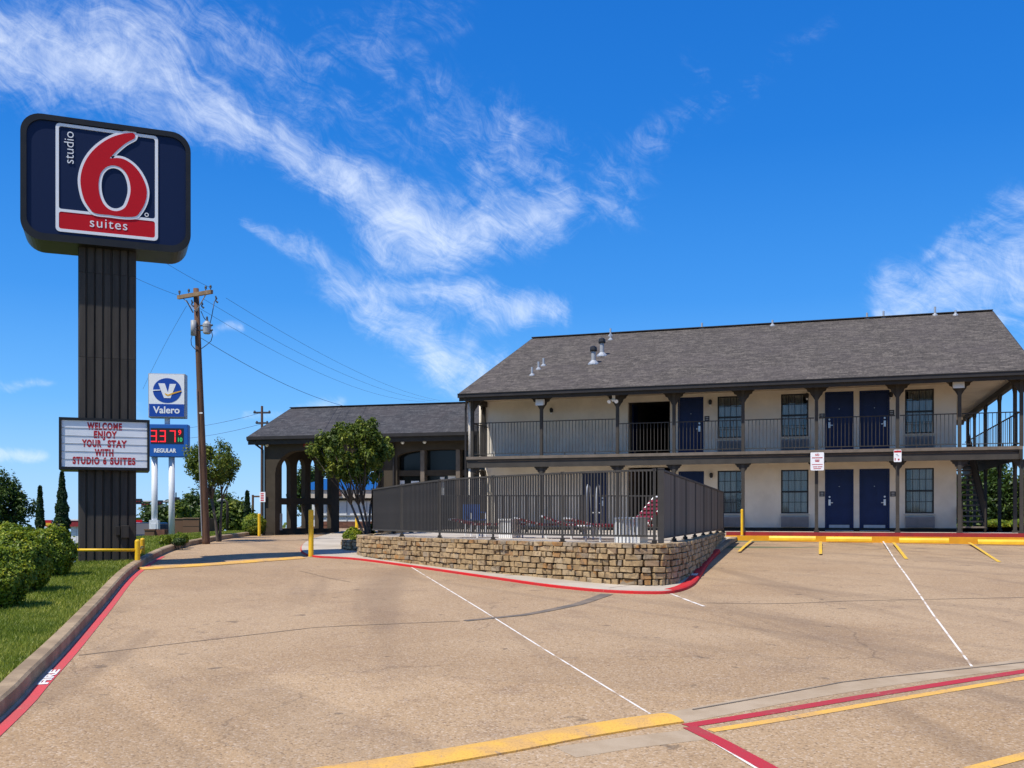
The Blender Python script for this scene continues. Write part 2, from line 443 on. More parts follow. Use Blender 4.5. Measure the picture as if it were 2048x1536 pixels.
M = dict(
    concrete=concrete_mat(), lawn=grass_mat(), stone=stone_mat(),
    roof=shingle_mat('brown_grey_shingles', (0.036, 0.0305, 0.0265), (0.094, 0.080, 0.067), (0.205, 0.175, 0.146)),
    roof2=shingle_mat('grey_shingles', (0.026, 0.026, 0.028), (0.06, 0.059, 0.062), (0.13, 0.125, 0.124)),
    ground=mat('open_ground', (0.16, 0.15, 0.09), 0.95, (0.09, 0.11, 0.04), 0.05),
    kerb=mat('kerb_concrete', (0.41, 0.295, 0.175), 0.9, (0.26, 0.18, 0.105), 2.2, 0.35, 60),
    walk=mat('walk_concrete', (0.52, 0.45, 0.36), 0.9, (0.41, 0.35, 0.275), 0.9, 0.2, 80),
    apron=mat('apron_concrete', (0.44, 0.335, 0.222), 0.9, (0.36, 0.26, 0.16), 2.2, 0.25, 70),
    deck=mat('pool_deck', (0.50, 0.44, 0.36), 0.9, (0.40, 0.34, 0.27), 1.2, 0.2, 80),
    tar=mat('tar_seal', (0.135, 0.112, 0.088), 0.85, (0.22, 0.165, 0.115), 3.0),
    joint=mat('dark_joint', (0.17, 0.125, 0.085), 0.9, (0.27, 0.19, 0.125), 2.0),
    white_joint=mat('white_joint_sealant', (0.78, 0.72, 0.64), 0.8, (0.46, 0.34, 0.23), 3.2, lo=0.5, hi=0.62),
    pale_joint=mat('pale_joint', (0.52, 0.4, 0.29), 0.9, (0.40, 0.28, 0.19), 2.0),
    line_red=paint_mat('line_red_paint', (0.46, 0.03, 0.045), (0.38, 0.05, 0.055), 0.61),
    stall_yellow=paint_mat('stall_line_paint', (0.78, 0.48, 0.04), (0.66, 0.42, 0.08), 0.6),
    kerb_yellow=mat('kerb_yellow_paint', (0.78, 0.36, 0.006), 0.55, (0.68, 0.3, 0.008), 3.0),
    red=paint_mat('red_road_paint', (0.60, 0.014, 0.018), (0.50, 0.03, 0.03), 0.66),
    faded_red=paint_mat('faded_red_paint', (0.62, 0.075, 0.085), (0.52, 0.09, 0.09), 0.63),
    dark_red=mat('dark_red_paint', (0.27, 0.012, 0.016), 0.6, (0.20, 0.014, 0.016), 3.0),
    yellow=mat('yellow_paint', (0.90, 0.56, 0.014), 0.5, (0.8, 0.45, 0.012), 3.0),
    pale_yellow=paint_mat('worn_yellow_paint', (0.76, 0.43, 0.08), (0.62, 0.36, 0.12), 0.60),
    white_paint=mat('white_paint', (0.80, 0.79, 0.77), 0.6, (0.70, 0.68, 0.65), 4.0),
    stucco=mat('cream_stucco', (0.80, 0.725, 0.605), 0.92, (0.69, 0.62, 0.515), 1.1, 0.4, 45),
    soffit=mat('soffit_paint', (0.66, 0.55, 0.40), 0.9, (0.6, 0.49, 0.36), 3.0),
    trim=mat('dark_brown_trim', (0.044, 0.036, 0.027), 0.6, (0.034, 0.028, 0.022), 4.0, spec=0.25),
    trim2=mat('grey_brown_trim', (0.060, 0.053, 0.045), 0.7, (0.047, 0.042, 0.036), 3.0, spec=0.25),
    gutter=mat('gutter_metal', (0.034, 0.03, 0.028), 0.5, (0.026, 0.023, 0.022), 2.0, spec=0.3),
    wing=mat('dark_wing_stucco', (0.072, 0.058, 0.042), 0.9, (0.058, 0.047, 0.034), 2.0, 0.25, 50, spec=0.15),
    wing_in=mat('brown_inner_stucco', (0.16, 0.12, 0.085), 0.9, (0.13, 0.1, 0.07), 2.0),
    deck_edge=mat('deck_edge_timber', (0.17, 0.135, 0.105), 0.8, (0.13, 0.105, 0.08), 5.0),
    door=mat('navy_door_paint', (0.005, 0.021, 0.092), 0.5, (0.0045, 0.018, 0.078), 3.0, spec=0.3),
    black=mat('black_paint', (0.012, 0.012, 0.013), 0.5),
    inner=mat('dark_interior', (0.03, 0.026, 0.022), 0.9),
    steel=mat('brushed_steel', (0.62, 0.62, 0.62), 0.35, metal=0.85),
    plate=mat('kick_plate_steel', (0.46, 0.48, 0.5), 0.5, (0.4, 0.42, 0.44), 6.0, metal=0.4),
    ac=mat('grey_ac_metal', (0.20, 0.195, 0.2), 0.6, (0.17, 0.166, 0.172), 5.0),
    curtain=mat('pale_curtain', (0.78, 0.76, 0.73), 0.9, (0.5, 0.48, 0.46), 5.0, stretch=(9, 1, 0.15), lo=0.4, hi=0.6),
    fence=mat('grey_brown_fence_paint', (0.068, 0.061, 0.053), 0.6, (0.054, 0.049, 0.043), 3.0, spec=0.3),
    panel=mat('fence_board_paint', (0.18, 0.155, 0.122), 0.8, (0.138, 0.119, 0.094), 2.5, rand=0.25, stretch=(4, 4, 0.5), spec=0.2),
    clad=mat('charcoal_cladding', (0.068, 0.058, 0.048), 0.65, (0.042, 0.036, 0.031), 1.6, stretch=(3, 3, 0.3), rand=0.2, spec=0.2),
    cabinet=mat('dark_cabinet', (0.012, 0.0112, 0.011), 0.45, (0.017, 0.0155, 0.014), 3.0, spec=0.35),
    navy=mat('navy_face', (0.004, 0.0125, 0.052), 0.45, spec=0.25),
    signred=mat('sign_red', (0.55, 0.006, 0.014), 0.5, spec=0.2),
    signwhite=mat('sign_white', (0.85, 0.85, 0.86), 0.4),
    milk=mat('marquee_white', (0.84, 0.86, 0.88), 0.35, (0.78, 0.8, 0.82), 2.0),
    letter=mat('letter_red', (0.45, 0.008, 0.014), 0.5),
    vblue=mat('royal_blue', (0.006, 0.06, 0.36), 0.4),
    pblue=mat('price_blue', (0.012, 0.11, 0.42), 0.4),
    vyellow=mat('logo_yellow', (0.8, 0.42, 0.02), 0.4),
    postwhite=mat('white_post_paint', (0.74, 0.76, 0.78), 0.45, (0.66, 0.68, 0.7), 1.5),
    polewood=mat('creosote_wood', (0.145, 0.07, 0.036), 0.85, (0.085, 0.042, 0.024), 3.0, 0.3, 30, stretch=(6, 6, 0.5)),
    armwood=mat('weathered_wood', (0.30, 0.2, 0.115), 0.85, (0.2, 0.13, 0.075), 4.0),
    grey=mat('galvanised_grey', (0.36, 0.37, 0.38), 0.5, (0.3, 0.31, 0.32), 4.0),
    wire=mat('power_cable', (0.045, 0.05, 0.06), 0.6),
    bark=mat('grey_bark', (0.12, 0.093, 0.07), 0.9, (0.07, 0.055, 0.043), 6.0, 0.5, 25, stretch=(3, 3, 0.7)),
    beige=mat('beige_block', (0.58, 0.5, 0.41), 0.9, (0.52, 0.45, 0.37), 1.0),
    offwhite=mat('off_white_siding', (0.70, 0.69, 0.65), 0.85, (0.64, 0.63, 0.6), 0.8),
    skyblue=mat('bright_blue_fascia', (0.01, 0.17, 0.56), 0.5),
    brick=mat('red_brick_base', (0.20, 0.085, 0.05), 0.9, (0.14, 0.06, 0.038), 3.0, rand=0.25),
    brownwall=mat('brown_enclosure', (0.15, 0.082, 0.045), 0.9, (0.125, 0.066, 0.036), 1.5, rand=0.12),
    greywall=mat('grey_screen', (0.17, 0.165, 0.17), 0.9),
    car=mat('black_car_paint', (0.01, 0.01, 0.012), 0.25, coat=0.6),
    glass=mat('dark_glass', (0.012, 0.014, 0.014), 0.12, spec=0.25),
    rubber=mat('tyre_rubber', (0.018, 0.018, 0.018), 0.85),
    mortar=mat('dark_mortar', (0.075, 0.055, 0.036), 0.95, (0.05, 0.038, 0.026), 6.0),
    soil=mat('planter_soil', (0.09, 0.06, 0.04), 0.95),
    bluechair=mat('blue_plastic', (0.008, 0.075, 0.27), 0.4),
    strap=mat('red_vinyl', (0.2, 0.012, 0.016), 0.45),
    pvc=mat('white_pvc', (0.82, 0.82, 0.80), 0.4),
    leaf_bush=leaf_mat('boxwood_leaf', (0.03, 0.070, 0.006), (0.145, 0.22, 0.013), (0.50, 0.49, 0.035), 0.3, 3.0),
    leaf_tree=leaf_mat('broad_leaf', (0.027, 0.058, 0.009), (0.105, 0.155, 0.018), (0.33, 0.35, 0.045), 0.3, 1.5),
    leaf_dark=leaf_mat('dark_leaf', (0.017, 0.042, 0.009), (0.055, 0.10, 0.016), (0.15, 0.2, 0.035), 0.27, 0.7),
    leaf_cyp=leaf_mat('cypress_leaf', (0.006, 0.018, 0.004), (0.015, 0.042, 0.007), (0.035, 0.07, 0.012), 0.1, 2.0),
    blade=leaf_mat('grass_blade', (0.09, 0.14, 0.012), (0.22, 0.275, 0.024), (0.45, 0.43, 0.08), 0.36, 1.0),
)


def pane_mat():
    m = bpy.data.materials.new('window_glass')
    m.use_nodes = True
    t = m.node_tree; g = NG(t)
    t.nodes.remove(t.nodes['Principled BSDF'])
    gl = g.n('ShaderNodeBsdfGlossy'); gl.inputs['Roughness'].default_value = 0.03; gl.inputs['Color'].default_value = (0.72, 0.74, 0.74, 1)
    tr = g.n('ShaderNodeBsdfTransparent'); tr.inputs['Color'].default_value = (0.8, 0.82, 0.82, 1)
    fr = g.n('ShaderNodeFresnel'); fr.inputs['IOR'].default_value = 1.9
    mx = g.n('ShaderNodeMixShader'); g.put(mx.inputs[0], g.m('MULTIPLY_ADD', fr.outputs[0], 0.48, 0.02, clamp=True))
    t.links.new(tr.outputs[0], mx.inputs[1]); t.links.new(gl.outputs[0], mx.inputs[2])
    t.links.new(mx.outputs[0], t.nodes['Material Output'].inputs[0])
    return m


M['pane'] = pane_mat()


def glow(name, c, s):
    m = bpy.data.materials.new(name); m.use_nodes = True
    p = m.node_tree.nodes['Principled BSDF']
    p.inputs['Base Color'].default_value = (*c, 1); p.inputs['Emission Color'].default_value = (*c, 1); p.inputs['Emission Strength'].default_value = s
    return m


M['led_red'] = glow('red_led_segments', (0.95, 0.02, 0.03), 0.75)
M['led_green'] = glow('green_led_segments', (0.03, 0.4, 0.12), 0.6)

# ------------------------------------------------------------------ mesh builder
ZU = Vector((0, 0, 1))


class MB:
    def __init__(s): s.v, s.f = [], []
    def add(s, vs, fs):
        n = len(s.v); s.v += [tuple(p) for p in vs]; s.f += [tuple(i + n for i in q) for q in fs]; return s
    def box(s, x0, x1, y0, y1, z0, z1):
        return s.add([(x, y, z) for z in (z0, z1) for y in (y0, y1) for x in (x0, x1)],
                     [(0, 2, 3, 1), (4, 5, 7, 6), (0, 1, 5, 4), (2, 6, 7, 3), (0, 4, 6, 2), (1, 3, 7, 5)])
    def bar(s, p0, p1, wd_, ht, up=ZU):
        p0, p1 = Vector(p0), Vector(p1); d = (p1 - p0).normalized()
        x = d.cross(up)
        x = Vector((1, 0, 0)) if x.length < 1e-5 else x.normalized()
        y = x.cross(d).normalized()
        vs = [p + x * (i * wd_ / 2) + y * (j * ht / 2) for p in (p0, p1) for i, j in ((-1, -1), (1, -1), (1, 1), (-1, 1))]
        return s.add(vs, [(0, 1, 2, 3), (7, 6, 5, 4), (0, 4, 5, 1), (1, 5, 6, 2), (2, 6, 7, 3), (3, 7, 4, 0)])
    def path(s, pts, rad, n=8, cap=True):
        pts = [Vector(p) for p in pts]
        rad = rad if isinstance(rad, (list, tuple)) else [rad] * len(pts)
        ref = None; base = len(s.v); vs, fs = [], []
        for i, p in enumerate(pts):
            d = (pts[min(i + 1, len(pts) - 1)] - pts[max(i - 1, 0)]).normalized()
            if ref is None:
                ref = d.orthogonal().normalized()
            ref = (ref - d * ref.dot(d)).normalized(); b = d.cross(ref)
            for j in range(n):
                a = 2 * math.pi * j / n
                vs.append(p + (ref * math.cos(a) + b * math.sin(a)) * rad[i])
        for i in range(len(pts) - 1):
            for j in range(n):
                a, b = i * n + j, i * n + (j + 1) % n
                fs.append((a, b, b + n, a + n))
        if cap:
            fs.append(tuple(range(n))[::-1]); fs.append(tuple(range((len(pts) - 1) * n, len(pts) * n)))
        return s.add(vs, fs)
    def tube(s, p0, p1, r0, r1=None, n=10): return s.path([p0, p1], [r0, r0 if r1 is None else r1], n)
    def lathe(s, c, prof, n=12):
        c = Vector(c); vs, fs = [], []
        for r_, z in prof:
            for j in range(n): vs.append(c + Vector((r_ * math.cos(2 * math.pi * j / n), r_ * math.sin(2 * math.pi * j / n), z)))
        for i in range(len(prof) - 1):
            for j in range(n):
                a, b = i * n + j, i * n + (j + 1) % n
                fs.append((a, b, b + n, a + n))
        fs.append(tuple(range(n))[::-1]); fs.append(tuple(range((len(prof) - 1) * n, len(prof) * n)))
        return s.add(vs, fs)
    def prism(s, pts, vec):
        n = len(pts); vec = Vector(vec)
        vs = [Vector(p) for p in pts] + [Vector(p) + vec for p in pts]
        return s.add(vs, [tuple(range(n))[::-1], tuple(range(n, 2 * n))] + [(i, (i + 1) % n, (i + 1) % n + n, i + n) for i in range(n)])
    def mesh(s, name, m=None, smooth=False, bevel=0.0):
        me = bpy.data.meshes.new(name)
        me.from_pydata(s.v, [], s.f)
        bm = bmesh.new(); bm.from_mesh(me)
        if bevel:
            bmesh.ops.bevel(bm, geom=[e for e in bm.edges if e.is_manifold and e.calc_face_angle(0) > 0.5], offset=bevel, segments=2, affect='EDGES', profile=0.6)
        bmesh.ops.recalc_face_normals(bm, faces=bm.faces)
        bm.to_mesh(me); bm.free()
        if smooth: me.polygons.foreach_set('use_smooth', [True] * len(me.polygons))
        if m: me.materials.append(m)
        return me
    def build(s, name, m, parent=None, loc=(0, 0, 0), smooth=False, bevel=0.0, **kw):
        return O(name, s.mesh(name, m, smooth, bevel), parent, loc, **kw)


def O(name, me, parent=None, loc=(0, 0, 0), rot=(0, 0, 0), scale=(1, 1, 1), kind=None, label=None, cat=None, group=None):
    o = bpy.data.objects.new(name, me)
    col.objects.link(o)
    o.parent = parent; o.location = loc; o.rotation_euler = rot; o.scale = scale
    for k, v in (('kind', kind), ('label', label), ('category', cat), ('group', group)):
        if v: o[k] = v
    return o


def thing(name, label, cat, loc, rz=0.0, group=None):
    o = O(name, None, None, loc, (0, 0, rz), label=label, cat=cat, group=group)
    o.empty_display_size = 0.2
    return o


FRONT = Matrix(((1, 0, 0, 0), (0, 0, -1, 0), (0, 1, 0, 0), (0, 0, 0, 1)))       # plate drawn in x,y -> stands in x,z facing -y
SIDE = Matrix(((0, 0, 1, 0), (1, 0, 0, 0), (0, 1, 0, 0), (0, 0, 0, 1)))         # plate drawn in x,y -> stands in y,z facing +x


def plate(name, outer, holes, t, mtx, m):
    """a flat outline with holes and real thickness t (centred on its plane)"""
    cu = bpy.data.curves.new(name, 'CURVE')
    cu.dimensions = '2D'; cu.fill_mode = 'BOTH'; cu.extrude = t / 2
    for loop in [outer] + list(holes):
        sp = cu.splines.new('POLY'); sp.points.add(len(loop) - 1)
        for q, p in zip(sp.points, loop): q.co = (p[0], p[1], 0, 1)
        sp.use_cyclic_u = True
    ob = bpy.data.objects.new(name, cu)
    me = bpy.data.meshes.new_from_object(ob)
    bpy.data.objects.remove(ob); bpy.data.curves.remove(cu)
    me.name = name
    me.transform(mtx); me.materials.clear(); me.materials.append(m)
    bm = bmesh.new(); bm.from_mesh(me)
    bmesh.ops.remove_doubles(bm, verts=bm.verts, dist=1e-5)
    bmesh.ops.recalc_face_normals(bm, faces=bm.faces)
    bm.to_mesh(me); bm.free()
    me.polygons.foreach_set('use_smooth', [False] * len(me.polygons))
    return me


def text(name, body, size, mtx, m, bold=0.0, sx=1.0, t=0.006, align='CENTER', space=1.0):
    cu = bpy.data.curves.new(name, 'FONT')
    cu.body = body; cu.size = size; cu.align_x = align; cu.align_y = 'CENTER'; cu.extrude = t / 2; cu.offset = bold; cu.space_character = space
    cu.resolution_u = 4
    ob = bpy.data.objects.new(name, cu)
    me = bpy.data.meshes.new_from_object(ob)
    bpy.data.objects.remove(ob); bpy.data.curves.remove(cu)
    me.name = name
    me.transform(mtx @ Matrix.Diagonal((sx, 1, 1, 1)))
    me.materials.clear(); me.materials.append(m)
    return me


def rrect(x0, x1, y0, y1, r, n=6):
    out = []
    for cx, cy, a0 in ((x1 - r, y0 + r, -90), (x1 - r, y1 - r, 0), (x0 + r, y1 - r, 90), (x0 + r, y0 + r, 180)):
        for i in range(n + 1):
            a = R(a0 + 90 * i / n); out.append((cx + r * math.cos(a), cy + r * math.sin(a)))
    return out


def rect(x0, x1, y0, y1): return [(x0, y0), (x1, y0), (x1, y1), (x0, y1)]


def sheet(name, poly, dz, m, parent=None, skirt=0.0, step=1.0, flat=None, kind=None):
    """a polygon draped over the ground, optionally with a skirt going down"""
    bm = bmesh.new()
    vs = [bm.verts.new((p[0], p[1], 0)) for p in poly]
    bm.faces.new(vs)
    if flat is None:
        ys = [p[1] for p in poly]; xs = [p[0] for p in poly]
        yy = math.floor(max(min(ys), -20)) + 0.5
        while yy < min(max(ys), 34.5):
            bmesh.ops.bisect_plane(bm, geom=bm.verts[:] + bm.edges[:] + bm.faces[:], plane_co=(0, yy, 0), plane_no=(0, 1, 0)); yy += step if yy > 3 else 3.0
        if min(xs) < -11.8:
            for xx in np.arange(-18, -11.5, 0.75):
                bmesh.ops.bisect_plane(bm, geom=bm.verts[:] + bm.edges[:] + bm.faces[:], plane_co=(xx, 0, 0), plane_no=(1, 0, 0))
    for v in bm.verts: v.co.z = (zg(v.co.x, v.co.y) if flat is None else flat) + dz
    bmesh.ops.triangulate(bm, faces=[f for f in bm.faces if len(f.verts) > 4])
    bmesh.ops.recalc_face_normals(bm, faces=bm.faces)
    for f in bm.faces:
        if f.normal.z < 0: f.normal_flip()
    if skirt:
        ed = [e for e in bm.edges if e.is_boundary]
        r_ = bmesh.ops.extrude_edge_only(bm, edges=ed)
        for v in [g_ for g_ in r_['geom'] if isinstance(g_, bmesh.types.BMVert)]: v.co.z -= skirt
        bmesh.ops.recalc_face_normals(bm, faces=bm.faces)
    me = bpy.data.meshes.new(name); bm.to_mesh(me); bm.free()
    me.materials.append(m)
    return O(name, me, parent, kind=kind)


def strip(name, pts, wid, dz, m, parent=None, kind=None, taper=None, h=0.0):
    """a painted or cast band that follows the ground along pts"""
    P = resample([Vector((p[0], p[1], 0)) for p in pts], 0.5)
    n = len(P); b = MB(); vs, fs = [], []
    for i, p in enumerate(P):
        d = (P[min(i + 1, n - 1)] - P[max(i - 1, 0)]).normalized(); q = Vector((d.y, -d.x, 0))
        wv = wid if taper is None else wid + (taper - wid) * i / (n - 1)
        for s_ in (-1, 1):
            v = p + q * (s_ * wv / 2); v.z = zg(v.x, v.y) + dz; vs.append(v)
    for i in range(n - 1): fs.append((2 * i, 2 * i + 1, 2 * i + 3, 2 * i + 2))
    b.add(vs, fs)
    me = b.mesh(name, m)
    for_flip = me.polygons[0].normal.z < 0
    if for_flip: me.flip_normals()
    return O(name, me, parent, kind=kind)


def extrude_along(name, pts, prof, m, parent=None, closed_prof=True, kind=None, cap=True):
    """sweeps a profile [(offset to the right, height above ground)] along a ground path"""
    P = [Vector((p[0], p[1], 0)) for p in pts]; n = len(P); k = len(prof); vs, fs = [], []
    for i, p in enumerate(P):
        d = (P[min(i + 1, n - 1)] - P[max(i - 1, 0)]).normalized(); q = Vector((d.y, -d.x, 0))
        for o_, h_ in prof: v = p + q * o_; v.z = zg(p.x, p.y) + h_; vs.append(v)
    for i in range(n - 1):
        for j in range(k if closed_prof else k - 1):
            a, b2 = i * k + j, i * k + (j + 1) % k
            fs.append((a, b2, b2 + k, a + k))
    if cap and closed_prof: fs += [tuple(range(k)), tuple(range((n - 1) * k, n * k))[::-1]]
    return MB().add(vs, fs).build(name, m, parent, kind=kind)


def leaves_mesh(name, P, N, size, var, m, aspect=0.5):
    """one small diamond leaf per row of P, facing N"""
    n = len(P)
    N = N / np.maximum(np.linalg.norm(N, axis=1, keepdims=True), 1e-6)
    T = rng.normal(size=(n, 3)); T -= N * (T * N).sum(1, keepdims=True); T /= np.maximum(np.linalg.norm(T, axis=1, keepdims=True), 1e-6)
    B = np.cross(N, T)
    s = np.asarray(size).reshape(-1, 1) * np.ones((n, 1))
    bend = N * s * 0.18
    V = np.stack([P - T * s * 0.5, P + B * s * aspect * 0.5 + bend, P + T * s * 0.5, P - B * s * aspect * 0.5 + bend], axis=1).reshape(-1, 3)
    me = bpy.data.meshes.new(name)
    me.vertices.add(4 * n); me.vertices.foreach_set('co', V.astype(np.float32).ravel())
    me.loops.add(4 * n); me.loops.foreach_set('vertex_index', np.arange(4 * n, dtype=np.int32))
    me.polygons.add(n); me.polygons.foreach_set('loop_start', np.arange(0, 4 * n, 4, dtype=np.int32)); me.polygons.foreach_set('loop_total', np.full(n, 4, dtype=np.int32))
    me.update(calc_edges=True)
    at_ = me.attributes.new('var', 'FLOAT', 'FACE'); at_.data.foreach_set('value', np.asarray(var, dtype=np.float32))
    me.materials.append(m)
    return me
# ================================================================== the setting
far = [-3000, -1500, -700, -300, -150, -100, -70]
gx = far + list(np.arange(-50, 51, 5.0)) + [-v for v in far[::-1]]
gy = [-600, -300, -150, -80, -40] + list(np.arange(-20, 61, 4.0)) + [80, 120, 200, 400, 800, 1500, 3500]
gx = sorted(set(gx + list(np.arange(-18, -11, 1.0)))); gy = sorted(gy)
b = MB()
b.add([(x, y, zg(x, y) - 0.06) for y in gy for x in gx],
      [(j * len(gx) + i, j * len(gx) + i + 1, (j + 1) * len(gx) + i + 1, (j + 1) * len(gx) + i) for j in range(len(gy) - 1) for i in range(len(gx) - 1)])
b.build('ground', M['ground'], kind='structure')

gut = [(-2.2, -14, 0), (-2.2, -4, 0), (-2.65, 1, 0), (-3.35, 4.5, 0)]
gut += [tuple(G(*p)) for p in ((0, 1436), (66, 1368), (131, 1300), (200, 1221), (265, 1147), (327, 1109), (372, 1094), (420, 1084), (500, 1071.5))]
gut = [Vector((p[0], p[1], 0)) for p in gut]
gut[-1].x = max(gut[-1].x, -11.2)
gut_far = gut + [Vector((-11.5, 48, 0)), Vector((-11.6, 60, 0))]
gutter = spline(gut_far, 6)


def offset(path, d):
    out = []
    for i, p in enumerate(path):
        t = (path[min(i + 1, len(path) - 1)] - path[max(i - 1, 0)]); t.z = 0; t.normalize()
        out.append(p + Vector((t.y, -t.x, 0)) * d)
    return out


drive = sheet('driveway', [(p.x, p.y) for p in gutter] + [(60, 60), (60, -14)], 0.0, M['concrete'], kind='structure')
lawn_edge = offset(gutter, -0.165)
lawn = sheet('lawn', [(-45, -14)] + [(p.x, p.y) for p in lawn_edge] + [(-45, 60)], 0.125, M['lawn'], kind='structure')
kerb = extrude_along('kerb', gutter, [(0, -0.06), (0, 0.13), (-0.025, 0.152), (-0.15, 0.155), (-0.17, 0.14), (-0.17, -0.06)], M['kerb'], kind='structure')
strip('gutter_edge', offset([p for p in gutter if 2 < p.y < 27], 0.02), 0.04, 0.003, M['pale_joint'], drive)
red_path = offset([p for p in gutter if 2 < p.y < 25.5], 0.10)
strip('fire_lane_stripe', red_path, 0.11, 0.005, M['faded_red'], drive)
# the stencilled word on the red stripe
tp = G(103, 1352)
i_ = min(range(len(red_path)), key=lambda i: (red_path[i].xy - tp.xy).length)
td = (red_path[i_ + 1] - red_path[i_ - 1]).normalized() if 0 < i_ < len(red_path) - 1 else Vector((0, 1, 0))
tc_ = red_path[i_]
tdz = Vector((td.x, td.y, (zg(tc_.x, tc_.y + 0.5) - zg(tc_.x, tc_.y - 0.5)))).normalized()
tl_ = Vector((-td.y, td.x, 0)); tn = tdz.cross(tl_)
mt = Matrix(((tdz.x, tl_.x, tn.x, tc_.x), (tdz.y, tl_.y, tn.y, tc_.y), (tdz.z, tl_.z, tn.z, zg(tc_.x, tc_.y) + 0.010), (0, 0, 0, 1)))
O('lettering', text('lettering', 'FIRE', 0.125, mt, M['white_paint'], 0.005, 3.3, 0.004), drive)


def gpts(*px): return [G(*p).xy.to_3d() for p in px]


# joints and worn marks in the concrete
strip('white_joint', gpts((822, 1134), (960, 1218), (1100, 1306), (1300, 1428)), 0.03, 0.003, M['white_joint'], drive, taper=0.022)
strip('white_joint', gpts((1766, 1083), (1812, 1150), (1868, 1232), (1944, 1334)), 0.04, 0.005, M['white_joint'], drive, taper=0.025)
strip('white_joint', gpts((1342, 1188), (1370, 1199), (1408, 1213)), 0.05, 0.005, M['white_joint'], drive)
strip('white_joint', gpts((1416, 1479), (1510, 1536), (1560, 1566)), 0.025, 0.005, M['white_joint'], drive)
strip('tar_joint', gpts((158, 1311), (330, 1290), (640, 1254), (930, 1242)), 0.025, 0.004, M['joint'], drive)
strip('tar_joint', gpts((930, 1242), (1060, 1229), (1160, 1208), (1216, 1188)), 0.1, 0.006, M['tar'], drive, taper=0.22)
strip('tar_joint', gpts((1400, 1206), (1560, 1208), (1700, 1202), (2200, 1192)), 0.03, 0.004, M['joint'], drive)
strip('tar_joint', gpts((1440, 1103), (1560, 1105), (1700, 1109), (2150, 1122)), 0.03, 0.004, M['joint'], drive)
strip('tar_joint', gpts((600, 1142), (660, 1157), (700, 1164)), 0.02, 0.004, M['joint'], drive)
# pale cast strips beside the speed bump and under the lines at the lower right
strip('cast_strip', gpts((1310, 1442), (1400, 1426), (1600, 1388), (1820, 1355), (2300, 1296)), 0.34, 0.0015, M['apron'], drive)
strip('dark_joint', gpts((1385, 1420), (1520, 1396), (1700, 1362), (1940, 1337), (2300, 1296)), 0.022, 0.006, M['tar'], drive)
bump_line = [G(*p).xy.to_3d() for p in ((520, 1568), (800, 1528), (1000, 1495), (1180, 1461), (1342, 1437))]
strip('cast_strip', offset(gpts((1130, 1505), (1250, 1486), (1420, 1466)), 0.0), 0.3, 0.0015, M['apron'], drive)
strip('red_line', gpts((1372, 1452), (1500, 1432), (1700, 1398), (1900, 1366), (2300, 1304)), 0.12, 0.004, M['line_red'], drive)
strip('red_line', gpts((1380, 1455), (1460, 1494), (1560, 1550)), 0.13, 0.0055, M['line_red'], drive)
strip('yellow_line', gpts((1420, 1462), (1560, 1440), (1800, 1398), (2100, 1348), (2300, 1318)), 0.10, 0.004, M['pale_yellow'], drive)
strip('yellow_line', gpts((1940, 1540), (2048, 1512), (2200, 1474)), 0.11, 0.004, M['pale_yellow'], drive)
# stall lines in front of the rooms
for p0, p1 in (((1506, 1079), (1478, 1103)), ((1641, 1083), (1641, 1109)), ((1787, 1085), (1813, 1118)), ((1938, 1085), (1999, 1124))):
    strip('stall_line', gpts(p0, p1), 0.085, 0.004, M['stall_yellow'], drive)


def speed_bump(label, pts, wid, hgt, m):
    c = pts[len(pts) // 2]
    t = thing('speed_bump', label, 'speed bump', (c.x, c.y, zg(c.x, c.y)), group='yellow speed bumps on the driveway')
    P = resample(pts, 0.6); vs, fs = [], []
    prof = [(-wid / 2, -0.03), (-wid / 2, 0.012), (-wid * 0.3, hgt * 0.8), (-wid * 0.08, hgt), (wid * 0.12, hgt), (wid * 0.32, hgt * 0.75), (wid / 2, 0.01), (wid / 2, -0.03)]
    k = len(prof)
    for i, p in enumerate(P):
        d = (P[min(i + 1, len(P) - 1)] - P[max(i - 1, 0)]).normalized(); q = Vector((d.y, -d.x, 0))
        for o_, h_ in prof:
            v = p + q * o_; vs.append((v.x - c.x, v.y - c.y, zg(p.x, p.y) + h_ - zg(c.x, c.y)))
    for i in range(len(P) - 1):
        for j in range(k): fs.append((i * k + j, i * k + (j + 1) % k, (i + 1) * k + (j + 1) % k, (i + 1) * k + j))
    fs += [tuple(range(k)), tuple(range((len(P) - 1) * k, len(P) * k))[::-1]]
    MB().add(vs, fs).build('hump', m, t, smooth=False)
    return t


speed_bump('wide yellow painted speed bump across the concrete in front of the camera', spline(bump_line, 4), 0.34, 0.036, M['pale_yellow'])
speed_bump('long thin yellow speed bump crossing the drive between black pylon and tall bollard',
           spline([G(*p).xy.to_3d() for p in ((278, 1139), (360, 1134), (440, 1129), (530, 1122), (612, 1116))], 4), 0.42, 0.05, M['pale_yellow'])

# ------------------------------------------------------------------ walk, kerb and pool terrace
kpx = [(690, 1063), (655, 1071), (622, 1082), (607, 1091), (603, 1101), (611, 1110), (632, 1115), (668, 1117), (722, 1121), (820, 1134),
       (1000, 1160), (1100, 1174), (1200, 1184), (1290, 1188), (1345, 1186), (1382, 1173), (1400, 1152), (1416, 1128), (1438, 1103), (1456, 1088), (1472, 1078)]
kpts = [G(*p).xy.to_3d() for p in kpx]
kline = spline(kpts, 6)
side_poly = [(p.x, p.y) for p in kline] + [(8.2, 34.5), (-2.5, 41), (-7.0, 48)]
walk = sheet('sidewalk', side_poly, 0.055, M['walk'], skirt=0.12, kind='structure')
n0 = next(i for i, p in enumerate(kline) if (p - kpts[2]).length < 0.01)
n1 = next(i for i, p in enumerate(kline) if (p - kpts[14]).length < 0.01)
n2 = next(i for i, p in enumerate(kline) if (p - kpts[18]).length < 0.01)
